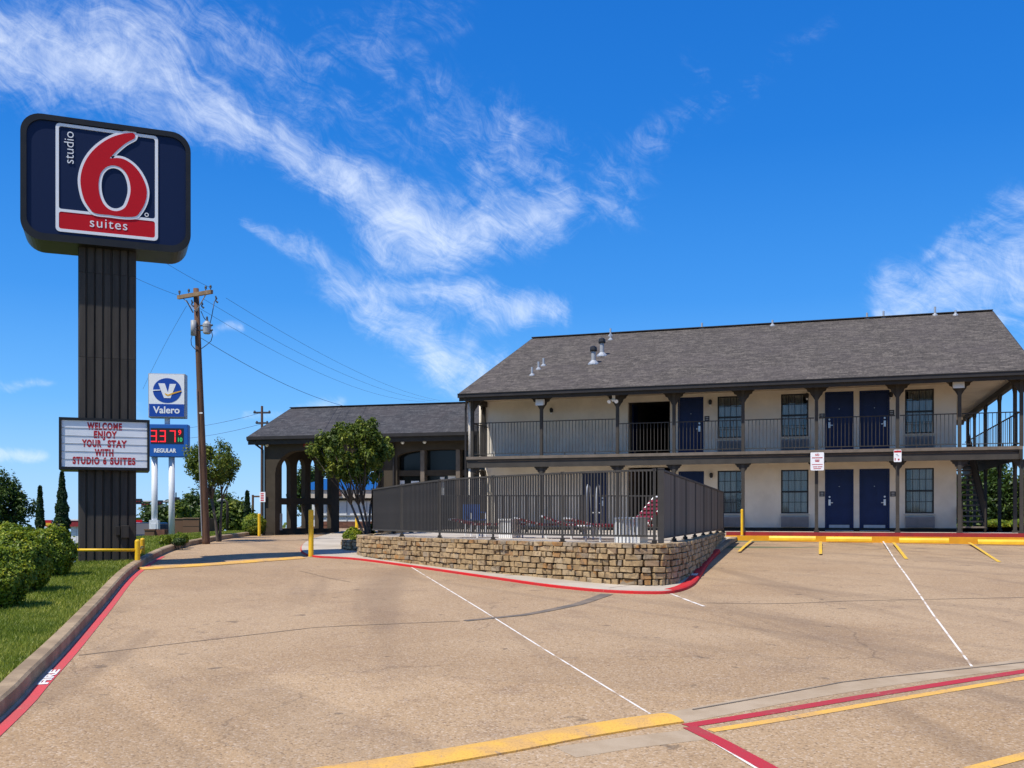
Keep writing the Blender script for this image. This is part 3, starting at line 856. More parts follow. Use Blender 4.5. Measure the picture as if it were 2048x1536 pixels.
extrude_along('red_kerb_face', kline[max(n0 - 4, 0):n1 + 1], [(0.0, -0.03), (0.03, -0.03), (0.022, 0.04), (0.0, 0.05)], M['red'], walk)
extrude_along('red_kerb_face', kline[n1:n2 + 1], [(-0.16, 0.045), (-0.16, 0.064), (0.0, 0.064), (0.03, 0.045), (0.035, -0.03), (0, -0.03)], M['red'], walk)
extrude_along('plain_kerb_face', kline[n2:], [(-0.14, 0.045), (-0.14, 0.064), (0.0, 0.064), (0.03, 0.045), (0.035, -0.03), (0, -0.03)], M['kerb'], walk)
for px in ((760, 1121), (1010, 1158), (1218, 1183)):                # joints across the walk
    p = G(*px); strip('walk_joint', [(p.x, p.y + 0.05), (p.x + 0.85, p.y + 0.95)], 0.015, 0.058, M['joint'], walk)
# white stencil on the right-hand red kerb
kp = G(1395, 1156); j_ = min(range(len(kline)), key=lambda i: (kline[i] - kp).xy.length)
kd = (kline[j_ + 1] - kline[j_ - 1]).normalized(); kq = Vector((kd.y, -kd.x, 0)); kc = kline[j_] - kq * 0.075
up_ = (zg(kc.x, kc.y + .5) - zg(kc.x, kc.y - .5)); kdz = Vector((kd.x, kd.y, up_ * kd.y)).normalized(); kl = -kq; kn = kdz.cross(kl)
O('lettering', text('lettering', 'FIRE', 0.16, Matrix(((kdz.x, kl.x, kn.x, kc.x), (kdz.y, kl.y, kn.y, kc.y), (kdz.z, kl.z, kn.z, zg(kc.x, kc.y) + 0.069), (0, 0, 0, 1))), M['white_paint'], 0.004, 1.5, 0.003), walk)

DECK = 1.40
wpx = [(727, 1112), (900, 1136), (1100, 1156), (1200, 1166), (1285, 1171), (1335, 1169), (1362, 1158), (1385, 1141), (1420, 1106)]
wpts = [Vector((-3.55, 28.2, 0)), Vector((-3.8, 26.4, 0))] + [G(p[0], p[1], 0.05).xy.to_3d() for p in wpx] + [Vector((6.55, 30.4, 0))]
wline = spline(wpts, 8)
deck_in = offset(wline, -0.1)
deck = sheet('pool_deck', [(p.x, p.y) for p in deck_in] + [(7.0, 33.4), (-2.4, 36.0), (-3.3, 30.5)], DECK - 0.03, M['deck'], skirt=0.6, flat=0.0, kind='structure')

# stones: a few rough blocks, shared by every stone
stone_meshes = {}
for asp in (0.9, 1.5, 2.4, 3.4):
    stone_meshes[asp] = []
    for k in range(4):
        bm = bmesh.new(); bmesh.ops.create_cube(bm, size=1.0)
        for v in bm.verts: v.co = Vector((v.co.x * asp, v.co.y * 1.8, v.co.z))
        for v in bm.verts: v.co += Vector((random.uniform(-.09, .09), random.uniform(-.12, .12), random.uniform(-.075, .075)))
        bmesh.ops.bevel(bm, geom=bm.edges[:], offset=0.085, segments=1, affect='EDGES', profile=0.5)
        for v in bm.verts: v.co += Vector((random.uniform(-.03, .03), random.uniform(-.03, .03), random.uniform(-.03, .03)))
        for v in bm.verts: v.co = Vector((v.co.x / asp, v.co.y / 1.8, v.co.z))
        me = bpy.data.meshes.new('stone'); bm.to_mesh(me); bm.free()
        me.materials.append(M['stone'])
        stone_meshes[asp].append(me)


def stone_pick(scl):
    r_ = scl[0] / scl[2]
    return random.choice(stone_meshes[min(stone_meshes, key=lambda q: abs(math.log(q / r_)))])


def stone_wall(label, line, top, rowh, root_at, base_dz=0.055, cap=True, limit=300, group=None):
    root = thing('stone_wall', label, 'retaining wall', (root_at.x, root_at.y, zg(root_at.x, root_at.y)), group=group)
    ro = Vector(root.location)
    # dark recessed core
    n = len(line); inn, out_ = offset(line, -0.22), offset(line, -0.07)
    vs, fs = [], []
    for p, q in zip(out_, inn):
        zb = zg(p.x, p.y) - 0.1
        vs += [Vector((p.x, p.y, zb)) - ro, Vector((p.x, p.y, top - 0.03)) - ro, Vector((q.x, q.y, top - 0.03)) - ro, Vector((q.x, q.y, zb)) - ro]
    for i in range(n - 1):
        for j in range(4): fs.append((4 * i + j, 4 * i + (j + 1) % 4, 4 * i + 4 + (j + 1) % 4, 4 * i + 4 + j))
    fs += [(0, 1, 2, 3), (4 * n - 1, 4 * n - 2, 4 * n - 3, 4 * n - 4)]
    MB().add(vs, fs).build('mortar_core', M['mortar'], root)
    fine = resample(line, 0.02)
    cand = []
    zmin = min(zg(p.x, p.y) for p in fine)
    row = 0
    z1 = top
    while z1 > zmin + base_dz - 0.02:
        hgt = rowh * random.uniform(0.9, 1.14) * (0.8 if row == 0 and cap else 1.0)
        i = random.randint(0, 6)
        while i < len(fine) - 4:
            ln = random.choice((0.11, 0.14, 0.17, 0.2, 0.24, 0.29, 0.36)) * random.uniform(0.85, 1.15)
            k = min(i + int(ln / 0.02), len(fine) - 1)
            a, c_ = fine[i], fine[k]
            gz = zg((a.x + c_.x) / 2, (a.y + c_.y) / 2) + base_dz
            if z1 - 0.02 > gz:
                mid = (a + c_) / 2; d = (c_ - a); ln2 = d.length; d.normalize(); q = Vector((d.y, -d.x, 0))
                zz0 = max(z1 - hgt, gz - 0.06)
                hh = (z1 - zz0) * random.uniform(0.82, 0.93)
                pos = mid + q * random.uniform(-0.055, -0.012); zc = (z1 + zz0) / 2 + random.uniform(-.004, .004)
                if not (abs(zc - top) > 0.2 and random.random() < 0.006):
                    vis = -(q.x * pos.x + q.y * pos.y) / pos.xy.length
                    cand.append((max(vis, 0.02) * ln2 * hh / pos.xy.length ** 2, Vector((pos.x, pos.y, zc)) - ro, math.atan2(d.y, d.x), (ln2 - random.uniform(0.018, 0.03), random.uniform(0.2, 0.235), hh)))
            i = k
        z1 -= hgt; row += 1
    cand.sort(key=lambda t_: -t_[0])
    for _, pos, rz, scl in cand[:limit]:
        O('stone', stone_pick(scl), root, pos, (random.uniform(-.04, .04), random.uniform(-.03, .03), rz), scl)
    if len(cand) > limit:
        V, Fs = [], []
        for _, pos, rz, scl in cand[limit:]:
            me = stone_pick(scl); mm = Matrix.Translation(pos) @ Matrix.Rotation(rz, 4, 'Z') @ Matrix.Diagonal((*scl, 1)); k0 = len(V)
            V += [mm @ v.co for v in me.vertices]; Fs += [tuple(i + k0 for i in p.vertices) for p in me.polygons]
        MB().add(V, Fs).build('stone', M['stone'], root, kind='stuff')
    return root


stone_wall('long curved tan rubble stone retaining wall carrying the pool fence', wline, DECK + 0.005, 0.108, G(1100, 1156))
pline = spline([Vector(p) for p in reversed(((-3.85, 26.15, 0), (-4.25, 26.25, 0), (-4.58, 26.75, 0), (-4.72, 27.6, 0), (-4.8, 29.2, 0)))], 8)
stone_wall('low stone planter wall under the multi-stemmed tree', pline, 1.235, 0.085, Vector((-4.4, 26.4, 0)), base_dz=0.05)
sheet('planter_soil', [(p.x, p.y) for p in offset(pline, -0.1)] + [(-3.55, 26.6), (-3.45, 29.2)], 1.19, M['soil'], flat=0.0, kind='structure')

# ================================================================== the two-storey motel building
FLOOR = 1.372
X0, Y0 = (1680 - 1024) / FOC * 33.05, 33.05
BF = Frame(X0, Y0, FLOOR, R(-18.4))
GAL = -1.75                                      # line of gallery posts, in front of the wall
EAVE = -2.3
A, Hh = BF.a, BF.h
bld = thing('motel_building', 'long two storey cream motel with shingled gable roof, galleries and blue doors', 'motel', (X0, Y0, FLOOR), BF.r)
aL, aR = A(970), A(1913)
ae_l = A(917, EAVE)
br = min((abs(A(1065, q) - ae_l), q) for q in np.arange(3, 16, 0.01))[1]
ae_r = A(1985, br)
z_e = Hh(764, A(1480, EAVE), EAVE)
z_r = Hh(649, A(1525, br), br)
z_u = Hh(903, A(1484, -1.9), -1.9)               # upper gallery floor
z_fb = Hh(927, A(1484, -1.9), -1.9)              # underside of the gallery beam
z_s = z_e - 0.05                                 # soffit
depth = 2 * br
print('bld', dict(aL=aL, aR=aR, ael=ae_l, aer=ae_r, br=br, z_e=z_e, z_r=z_r, z_u=z_u, z_fb=z_fb))

doors = [(1653, 1704, 0, -1), (1722, 1776, 0, 1), (1360, 1405, 0, 1), (1166, 1210, 0, 1), (1653, 1704, 1, -1), (1722, 1776, 1, 1), (1359, 1404, 1, 1)]
wins = [(1435, 1487, 0), (1562, 1617, 0), (1810, 1868, 0), (1435, 1487, 1), (1562, 1617, 1), (1810, 1868, 1)]
openings = {0: [], 1: []}
DH = 2.03
for p0, p1, lv, _ in doors: openings[lv].append((A(p0), A(p1), (0.0, z_u)[lv] + (0.02, 0.02)[lv], (0, z_u)[lv] + DH))
W0 = (Hh(1027, A(1590)), Hh(939.5, A(1590)))
W1 = (Hh(873, A(1590)), Hh(787.5, A(1590)))
for p0, p1, lv in wins: openings[lv].append((A(p0), A(p1), *((W0, W1)[lv])))
brz = (A(1256), A(1340))                          # breezeway
openings[0].append((*brz, 0.02, 2.25)); openings[1].append((*brz, z_u + 0.02, z_u + 1.98))
holes = [rect(*o) for lv in (0, 1) for o in openings[lv]]
TH = 0.2
me = plate('wall', rect(aL, aR, -0.3, z_s + 0.02), holes, TH, Matrix.Translation((0, TH / 2, 0)) @ FRONT, M['stucco'])
O('wall', me, bld, label='cream stucco front wall')
b = MB()
b.box(aL, aL + TH, TH, depth, -0.3, z_s + 0.02).box(aR - TH, aR, TH, depth, -0.3, z_s + 0.02).box(aL + TH, aR - TH, depth - TH, depth, -0.3, z_s + 0.02)
b.build('wall', M['stucco'], bld)
# gable ends
for aa, s_ in ((aL, 1), (aR, -1)):
    MB().prism([(aa, -0.0, z_s + 0.02), (aa, depth, z_s + 0.02), (aa, br, z_r - 0.35)], (0.12 * s_, 0, 0)).build('gable', M['stucco'], bld)
# interior floors and partitions keep the openings dark
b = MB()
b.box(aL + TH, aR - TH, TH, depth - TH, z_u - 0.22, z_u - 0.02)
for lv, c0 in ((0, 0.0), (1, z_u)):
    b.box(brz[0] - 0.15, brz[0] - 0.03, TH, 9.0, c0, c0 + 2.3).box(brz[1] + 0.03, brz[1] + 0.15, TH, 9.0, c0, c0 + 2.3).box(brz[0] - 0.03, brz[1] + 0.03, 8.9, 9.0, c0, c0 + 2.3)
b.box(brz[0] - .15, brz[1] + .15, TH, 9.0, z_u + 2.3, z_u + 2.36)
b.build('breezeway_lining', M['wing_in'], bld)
MB().box(brz[0] - 0.03, brz[0] + 0.02, 0.9, 1.75, z_u, z_u + 2.0).build('breezeway_door', M['door'], bld)
MB().box(aL + 0.01, aR - 0.01, -0.012, 0.0, -0.02, 0.1).build('base_band', M['trim'], bld)

# roof: two slopes with real thickness, UV along the slope
def gable_roof(name, parent, a0, a1, b_front, b_ridge, b_back, ze, zr, m, thick=0.1):
    sl = math.hypot(b_ridge - b_front, zr - ze)
    vs = [(a0, b_front, ze), (a1, b_front, ze), (a1, b_ridge, zr), (a0, b_ridge, zr), (a1, b_back, ze), (a0, b_back, ze)]
    low = [(x, y, z - thick) for x, y, z in vs]
    fs = [(0, 1, 2, 3), (3, 2, 4, 5), (9, 8, 7, 6), (11, 10, 8, 9), (0, 6, 7, 1), (1, 7, 8, 2), (2, 8, 10, 4), (4, 10, 11, 5), (5, 11, 9, 3), (3, 9, 6, 0)]
    me = bpy.data.meshes.new(name); me.from_pydata(vs + low, [], fs); me.materials.append(m)
    uv = me.uv_layers.new(name='UVMap')
    for p in me.polygons:
        for li in p.loop_indices:
            v = me.vertices[me.loops[li].vertex_index].co
            uv.data[li].uv = (v.x, sl * (v.y - b_front) / (b_ridge - b_front) if p.index in (0, 2) else sl * (b_back - v.y) / (b_back - b_ridge))
    return O(name, me, parent)


roof = gable_roof('roof', bld, ae_l, ae_r, EAVE, br, depth - EAVE, z_e, z_r, M['roof'])
MB().box(ae_l, ae_r, EAVE - 0.1, EAVE - 0.005, z_e - 0.15, z_e - 0.012).box(ae_l, ae_r, EAVE - 0.125, EAVE - 0.1, z_e - 0.035, z_e - 0.012).build('gutter', M['gutter'], roof)
MB().box(ae_l + .02, ae_r - .02, EAVE, EAVE + 0.05, z_e - 0.27, z_e - 0.1).build('fascia', M['trim'], roof)
MB().box(ae_l + .05, ae_r - .05, EAVE + 0.25, 0.0, z_s, z_s + 0.03).box(aR + 0.002, ae_r - 0.05, 0.0, depth, z_s, z_s + 0.03).build('soffit', M['soffit'], bld)
sl_ = (z_r - z_e) / (br - EAVE)
for aa, off in ((ae_l, -0.03), (ae_r, 0.0)):
    MB().prism([(aa + off, EAVE, z_e - 0.16), (aa + off, EAVE, z_e - 0.012), (aa + off, br, z_r - 0.012), (aa + off, br, z_r - 0.16)], (0.03, 0, 0)).build('rake_board', M['trim'], roof)
MB().bar((ae_l, br, z_r + 0.012), (ae_r, br, z_r + 0.012), 0.32, 0.035).build('ridge_cap', M['roof'], roof)


def roof_pt(px, py):                             # where a pixel's ray meets the front slope
    best = None
    for q in np.arange(EAVE, br + .01, 0.02):
        aa = A(px, q); dzv = Hh(py, aa, q) - (z_e + sl_ * (q - EAVE))
        if best is None or abs(dzv) < best[0]: best = (abs(dzv), aa, q, z_e + sl_ * (q - EAVE))
    return Vector(best[1:])


# flues and vent pipes, each with its flashing
for px, py, hgt, rad, capped in ((1187, 727, 0.46, 0.085, 1), (1204, 711, 0.48, 0.085, 1)):
    p = roof_pt(px, py)
    fl = MB().lathe((0, 0, 0), [(rad, -0.1), (rad, hgt)], 12).build('flue_pipe', M['grey'], roof, p, smooth=False)
    MB().lathe((0, 0, 0), [(rad * 1.5, hgt), (rad * 1.7, hgt + 0.05), (rad * 1.5, hgt + 0.16), (rad * 0.5, hgt + 0.22)], 12).build('cap', M['black'], fl)
    MB().lathe((0, 0, 0), [(rad * 2.6, -0.06), (rad * 2.5, 0.0), (rad * 1.05, 0.12)], 12).build('flashing', M['plate'], fl)
for px, py, hgt in ((1064, 750, 0.3), (1077, 738, 0.28), (1087, 731, 0.28), (1221, 679, 0.28), (1221, 671, 0.3), (1404, 655, 0.22), (1545, 651, 0.22), (1734, 634, 0.22), (1767, 632, 0.25), (1870, 630, 0.32), (1911, 630, 0.18)):
    p = roof_pt(px, py)
    vp = MB().lathe((0, 0, 0), [(0.04, -0.08), (0.04, hgt)], 8).build('vent_pipe', M['plate'], roof, p)
    MB().lathe((0, 0, 0), [(0.12, -0.05), (0.11, 0.0), (0.045, 0.06)], 8).build('flashing', M['plate'], vp)

# gallery floors and beams
b = MB().box(aL - 0.02, ae_r - 0.35, -1.95, 0.0, z_u - 0.1, z_u)
b.build('gallery_floor', M['deck_edge'], bld)
MB().box(aL - 0.02, ae_r - 0.35, -1.9, -1.8, z_fb + 0.24, z_u - 0.1).build('gallery_beam', M['trim2'], bld)
MB().box(aL - 0.02, ae_r - 0.35, -1.88, -1.78, z_fb, z_fb + 0.225).build('gallery_beam', M['trim2'], bld)
MB().box(aL + 0.02, ae_r - 0.37, -1.78, 0.0, z_fb + 0.3, z_fb + 0.33).build('gallery_ceiling', M['soffit'], bld)
# right-hand end: landing, its ceiling and the side row of posts
st0, st1 = A(1921, -1.0), A(1972, -1.0)          # stair sides
MB().box(st1 + 0.12, ae_r - 0.35, 0.0, 12.0, z_u - 0.1, z_u).box(aR, st1 + 0.12, 4.6, 12.0, z_u - 0.1, z_u).build('gallery_floor', M['deck_edge'], bld)
MB().box(st1 + 0.14, ae_r - 0.4, 0.0, 11.9, z_fb + 0.3, z_fb + 0.33).build('gallery_ceiling', M['soffit'], bld)
MB().box(ae_r - 0.45, ae_r - 0.35, -1.95, 12.0, z_fb, z_u - 0.1).build('gallery_beam', M['trim'], bld)
MB().box(ae_r - 0.45, ae_r - 0.3, EAVE + 0.06, 12.0, z_s - 0.2, z_s).build('gallery_beam', M['trim'], bld)
MB().box(aL - .02, aL + 0.1, EAVE + 0.06, 0.0, z_s - 0.2, z_s).build('gallery_beam', M['trim'], bld)

post_px = [945, 1083, 1235, 1348, 1486, 1633, 1795, 1919, 2043]
post_a = [A(p, GAL) for p in post_px]
pm_lo = MB().box(-.052, .052, -.052, .052, -0.3, z_fb).box(-.08, .08, -.08, .08, -0.02, 0.05).mesh('gallery_post', M['trim2'])
pm_hi = MB().box(-.052, .052, -.052, .052, z_u, z_s).mesh('gallery_post', M['trim2'])
pm_lo_thin = MB().box(-.045, .045, -.045, .045, -0.3, z_fb).mesh('gallery_post', M['trim2'])
prof = [(0, 0), (0.36, 0), (0.36, -0.05), (0.29, -0.09), (0.26, -0.17), (0.17, -0.21), (0.14, -0.3), (0.08, -0.36), (0, -0.5)]
br_m = {s_: plate('bracket', [(s_ * (x * .9 + 0.053), y * .9) for x, y in prof], [], 0.07, FRONT, M['trim']) for s_ in (1, -1)}
br_s = {s_: plate('bracket', [(s_ * (x * .9 + 0.053), y * .9) for x, y in prof], [], 0.07, SIDE, M['trim']) for s_ in (1, -1)}
for i, pa_ in enumerate(post_a):
    for lo_ in (0, 1):
        o = O('gallery_post', (pm_hi, pm_lo)[lo_], bld, (pa_, GAL, 0))
        for s_ in (1, -1):
            if (i == 0 and s_ < 0): continue
            O('bracket', br_m[s_], o, (0, 0, (z_s - 0.12, z_fb)[lo_]), scale=(1, 1, 1) if not lo_ else (0.68, 1, 0.68))
MB().path([(post_a[0] - .1, GAL - .02, -0.2), (post_a[0] - .1, GAL - .02, z_fb)], .05, 10).path([(post_a[0] - .1, GAL - .02, z_u), (post_a[0] - .1, GAL - .02, z_s - .1)], .05, 10).path([(aL - .15, -.1, z_u), (aL - .15, -.1, z_s)], .05, 10).path([(aL - .15, -.1, -.2), (aL - .15, -.1, z_fb)], .04, 10).build('corner_pipe', M['stucco'], bld, smooth=True, label='pale round pipe at the left corner posts')
# second post at the left end, against the wall corner
for z0_, z1_ in ((-0.3, z_fb), (z_u, z_s)):
    o = MB().box(-.1, .06, -.1, .06, z0_, z1_).build('gallery_post', M['trim'], bld, (aL - 0.03, -0.02, 0))
    O('bracket', br_s[-1], o, (-.02, -0.04, z1_ - 0.02))
# side row on the right end
side_a = ae_r - 0.4
for px in (2030, 1999, 1971, 1949, 1936):
    q = min(BF.b(px, side_a), 11.9)
    for lo_ in (0, 1):
        o = O('gallery_post', (pm_hi, pm_lo)[lo_], bld, (side_a, q, 0))
        for s_ in (1, -1): O('bracket', br_s[s_], o, (0, 0, (z_s - 0.2, z_fb)[lo_]))

# railings: top and bottom rail per bay, every baluster its own piece
bal = {h_: MB().box(-.009, .009, -.009, .009, 0.1, h_).mesh('baluster', M['trim2']) for h_ in (1.22, 1.05)}
def railing(p0, p1, hgt, gap=0.115):
    v0, v1 = Vector(p0), Vector(p1); d = (v1 - v0); ln = d.length; d.normalize()
    rl = MB().bar(v0 + ZU * hgt, v1 + ZU * hgt, 0.045, 0.03).bar(v0 + ZU * 0.1, v1 + ZU * 0.1, 0.03, 0.025).build('railing', M['trim2'], bld)
    n = max(2, int(ln / gap))
    for i in range(1, n): O('baluster', bal[hgt], rl, v0 + d * (ln * i / n))
    for f in (0.3, 0.72):
        MB().box(-.012, .012, -.012, .012, 0, 0.1).build('foot', M['trim'], rl, v0 + d * ln * f)
for i in range(len(post_a) - 1):
    railing((post_a[i] + 0.07, GAL, z_u), (post_a[i + 1] - 0.07, GAL, z_u), 1.22 if i < 2 else 1.05)
railing((post_a[0], GAL + 0.07, z_u), (post_a[0], -0.12, z_u), 1.22)
railing((side_a, GAL + 0.1, z_u), (side_a, 11.5, z_u), 1.05, 0.36)

# doors with six raised panels, lever and deadbolt; the ground floor ones have kick plates
dw = A(1704) - A(1653)
def door_mesh(wd_):
    b = MB().box(0, wd_, 0.05, 0.09, 0.02, DH)
    xs = ((0.12 * wd_, 0.46 * wd_), (0.54 * wd_, 0.88 * wd_))
    for x0, x1 in xs:
        for q0, q1 in ((0.22, 0.78), (0.9, 1.45), (1.57, 1.88)):
            b.box(x0, x1, 0.042, 0.05, q0, q1); b.box(x0 + .03, x1 - .03, 0.034, 0.042, q0 + .03, q1 - .03)
    return b.mesh('door', M['door'])
fr_m = None
for p0, p1, lv, side in doors:
    a0, a1 = A(p0), A(p1); wd_ = a1 - a0; z0_ = (0, z_u)[lv]
    d = O('door', door_mesh(wd_), bld, (a0, 0, z0_))
    MB().box(-.05, 0.0, -.012, 0.1, 0.0, DH + 0.05).box(wd_, wd_ + .05, -.012, 0.1, 0.0, DH + .05).box(0, wd_, -.012, 0.1, DH, DH + .05).build('door_frame', M['door'], d)
    hx = wd_ * (0.12 if side < 0 else 0.88)
    MB().box(hx - .035, hx + .035, 0.015, 0.05, 0.86, 1.06).bar((hx, 0.0, 0.95), (hx - side * 0.11, 0.0, 0.95), 0.025, 0.025).build('lever_handle', M['steel'], d)
    MB().lathe((0, 0, 0), [(0.032, 0), (0.032, 0.035)], 10).build('deadbolt', M['steel'], d, (hx, 0.05, 1.15), rot=(R(90), 0, 0))
    if lv == 0: MB().box(wd_ * .1, wd_ * .9, 0.028, 0.034, 0.05, 0.2).build('kick_plate', M['plate'], d)
    MB().lathe((0, 0, 0), [(0.012, 0), (0.012, 0.012)], 8).build('peephole', M['steel'], d, (wd_ / 2, 0.05, 1.5), rot=(R(90), 0, 0))
    MB().box(-.05, wd_ + .05, -0.06, 0.05, 0.0, 0.02).build('threshold', M['plate'], d)

# windows: frame and sashes, four by four panes, curtain behind, wall air conditioner below
wm = {}
for wi, (p0, p1, lv) in enumerate(wins):
    a0, a1 = A(p0), A(p1); wd_ = a1 - a0; z0_, z1_ = (W0, W1)[lv]; hg = z1_ - z0_
    wn = MB()
    wn.box(-.02, .045, 0.03, .1, -.02, hg + .02).box(wd_ - .045, wd_ + .02, 0.03, .1, -.02, hg + .02).box(.045, wd_ - .045, .03, .1, hg - .045, hg + .02).box(.045, wd_ - .045, .03, .1, -.02, .05)
    wn.box(.045, wd_ - .045, .035, .095, hg / 2 - .03, hg / 2 + .03)
    gw = (wd_ - .09) / 4
    for i in range(1, 4): wn.box(.045 + gw * i - .009, .045 + gw * i + .009, .05, .085, .05, hg - .045)
    for q in (0.26, 0.755): wn.box(.045, wd_ - .045, .048, .087, hg * q - .009, hg * q + .009)
    w_ = wn.build('window', M['black'], bld, (a0, 0, z0_))
    rows = [(.05, hg * .26 - .009), (hg * .26 + .009, hg / 2 - .03), (hg / 2 + .03, hg * .755 - .009), (hg * .755 + .009, hg - .045)]
    for i in range(4):
        for r0, r1 in rows:
            O('pane', MB().box(-gw / 2 + .009, gw / 2 - .009, -.003, .003, 0, r1 - r0).mesh('pane', M['pane']), w_, (.045 + gw * (i + .5), .068, r0), (R(random.uniform(-.4, .4)), 0, R(random.uniform(-.4, .4))))
    cw0, cw1 = ((0, .72), (0, 1), (.22, 1), (0, 1), (0, .8), (.12, 1))[wi]
    n = 28; cv = [(wd_ * (cw0 + (cw1 - cw0) * i / n), 0.2 + 0.035 * math.sin(i * 1.9) + 0.015 * math.sin(i * 4.1), zz) for zz in (0, hg) for i in range(n + 1)]
    MB().add(cv, [(i, i + 1, n + 2 + i, n + 1 + i) for i in range(n)]).build('curtain', M['curtain'], w_)
    MB().box(-.06, wd_ + .06, .42, .44, -.06, hg + .06).build('room_dark', M['inner'], w_)
    MB().box(-.04, wd_ + .04, -.03, .03, -.06, -.02).build('sill', M['soffit'], w_)
    z1a = (z0_ - 0.1) - (0, z_u)[lv]; ac = MB()
    ac.box(0.0, wd_, -.17 if lv == 0 else -.1, 0.0, 0.12, z1a)
    for i in range(int((z1a - 0.2) / 0.035)): ac.bar((0.04, -.178 if lv == 0 else -.108, 0.16 + i * 0.035), (wd_ - .04, -.178 if lv == 0 else -.108, 0.16 + i * 0.035), 0.012, 0.012)
    ac.build('air_conditioner', M['ac'], bld, (a0 + 0.01, 0, (0, z_u)[lv]))

# wall lamps, room number plaques
for px, py in ((1421, 805), (1423, 951), (1104, 821), (1654 - 40, 792), (1782, 790)):
    lm = MB().box(-.04, .04, -.03, 0, -.06, .06).bar((0, -.03, 0.03), (0, -.12, .08), .02, .02).build('wall_lamp', M['black'], bld, (A(px), 0, Hh(py, A(px))))
    MB().lathe((0, -.11, -.09), [(.03, 0), (.06, .05), (.065, .14), (.03, .18)], 8).build('lamp_shade', M['black'], lm)
    MB().lathe((0, -.11, -.15), [(.02, 0), (.035, .03), (.03, .07)], 8).build('bulb', M['pvc'], lm)
for px, py in ((1644, 988), (1786, 988), (1644, 832), (1783, 825), (1414, 837)):
    np_ = MB().box(-.085, .085, -.012, 0, -.085, .085).build('room_number_plaque', M['black'], bld, (A(px), 0, Hh(py, A(px))))
    MB().box(-.05, .05, -.016, -.012, .01, .05).box(-.05, .05, -.016, -.012, -.055, -.02).build('number_print', M['grey'], np_)

# stair behind the gallery at the right-hand end
ntr = 15; rise = z_u / ntr; run = 0.29
sb = -1.1
stair = MB().bar((st0 + .03, sb, 0.0), (st0 + .03, sb + run * ntr, z_u), 0.05, 0.28).bar((st1 - .03, sb, 0.0), (st1 - .03, sb + run * ntr, z_u), 0.05, 0.28).build('staircase', M['trim'], bld)
tm = MB().box(0.05, st1 - st0 - .05, 0, 0.27, -.05, 0).mesh('tread', M['deck_edge'])
for i in range(1, ntr + 1): O('tread', tm, stair, (st0, sb + run * (i - 1), rise * i))
for aa in (st0 + .03, st1 - .03):
    MB().bar((aa, sb, 0.95), (aa, sb + run * ntr, z_u + .95), 0.04, 0.05).bar((aa, sb + 0.02, 0), (aa, sb + 0.02, 0.97), .05, .05).build('handrail', M['trim'], stair)
for i in range(0, ntr * 2):
    f = i / (ntr * 2); MB().box(-.008, .008, -.008, .008, 0, 0.92).build('baluster', M['trim'], stair, (st1 - .03, sb + run * ntr * f, z_u * f))
# downpipe at the left end
dp = [(ae_l + 0.25, EAVE, z_e - 0.15), (ae_l + 0.27, EAVE + .1, z_e - 0.28), (aL - 0.08, GAL - .08, z_e - 0.5), (aL - 0.08, GAL - .08, 0.0)]
MB().path(dp, 0.04, 8).build('downpipe', M['gutter'], bld)

# sidewalk in front of the rooms, with its red edge and yellow kerb step
pv = [BF.w(a_, b_) for a_, b_ in ((A(1450, -2.3) - 3.0, -2.25), (ae_r + 12, -2.25), (ae_r + 12, 14), (ae_r + 2.5, 14), (ae_r + 2.5, 0.3), (aL - 1, 0.3), (aL - 1, -2.25))]
rw = sheet('room_walk', [(p.x, p.y) for p in pv], FLOOR - 0.02, M['walk'], skirt=0.3, flat=0.0, kind='structure')
def step(name, b0, b1, z0_, z1_, m, a0=None, a1=None):
    a0 = A(1452, -2.4) if a0 is None else a0; a1 = ae_r + 12 if a1 is None else a1
    P4 = [BF.w(a0, b0), BF.w(a1, b0), BF.w(a1, b1), BF.w(a0, b1)]
    return MB().prism([(p.x, p.y, z0_) for p in P4], (0, 0, z1_ - z0_)).build(name, m, rw)
step('red_edge', -2.34, -2.25, 0.9, FLOOR - 0.012, M['dark_red'])
step('yellow_kerb', -2.62, -2.34, 0.9, FLOOR - 0.135, M['kerb_yellow'])
# ================================================================== lobby wing with the drive-through porch
wg = G(538, 1070)
WF = Frame(wg.x, wg.y, wg.z, R(-15))
wing = thing('lobby_building', 'low dark brown lobby wing with arched drive-through porch and grey shingled roof', 'lobby building', (wg.x, wg.y, wg.z), WF.r)
WA, WH = WF.a, WF.h
wl = WA(495, -0.7)
wr = 9.7
wbr = min((abs(WA(582, q) - wl), q) for q in np.arange(1.5, 9, 0.01))[1]
wze = WH(868, WA(720, -0.7), -0.7); wzr = WH(811, WA(750, wbr), wbr)
wd_back = 2 * wbr + 0.0
print('wing', dict(wl=wl, wbr=wbr, wze=wze, wzr=wzr, x=wg))
wroof = gable_roof('roof', wing, wl, wr, -0.7, wbr, wd_back + 0.7, wze, wzr, M['roof2'])
MB().box(wl, wr, -0.8, -0.705, wze - 0.14, wze - 0.012).build('gutter', M['gutter'], wroof)
MB().box(wl + .02, wr, -0.7, -0.66, wze - 0.34, wze - 0.1).build('fascia', M['trim'], wroof)
MB().prism([(wl - .03, -.7, wze - .2), (wl - .03, -.7, wze - .012), (wl - .03, wbr, wzr - .012), (wl - .03, wbr, wzr - .2)], (.03, 0, 0)).build('rake_board', M['trim'], wroof)
MB().bar((wl, wbr, wzr + .012), (wr, wbr, wzr + .012), 0.3, 0.03).build('ridge_cap', M['roof2'], wroof)
MB().box(wl + 0.05, wr, -0.66, wd_back + 0.6, wze - 0.3, wze - 0.26).build('ceiling', M['trim'], wing)
zt = wze - 0.3
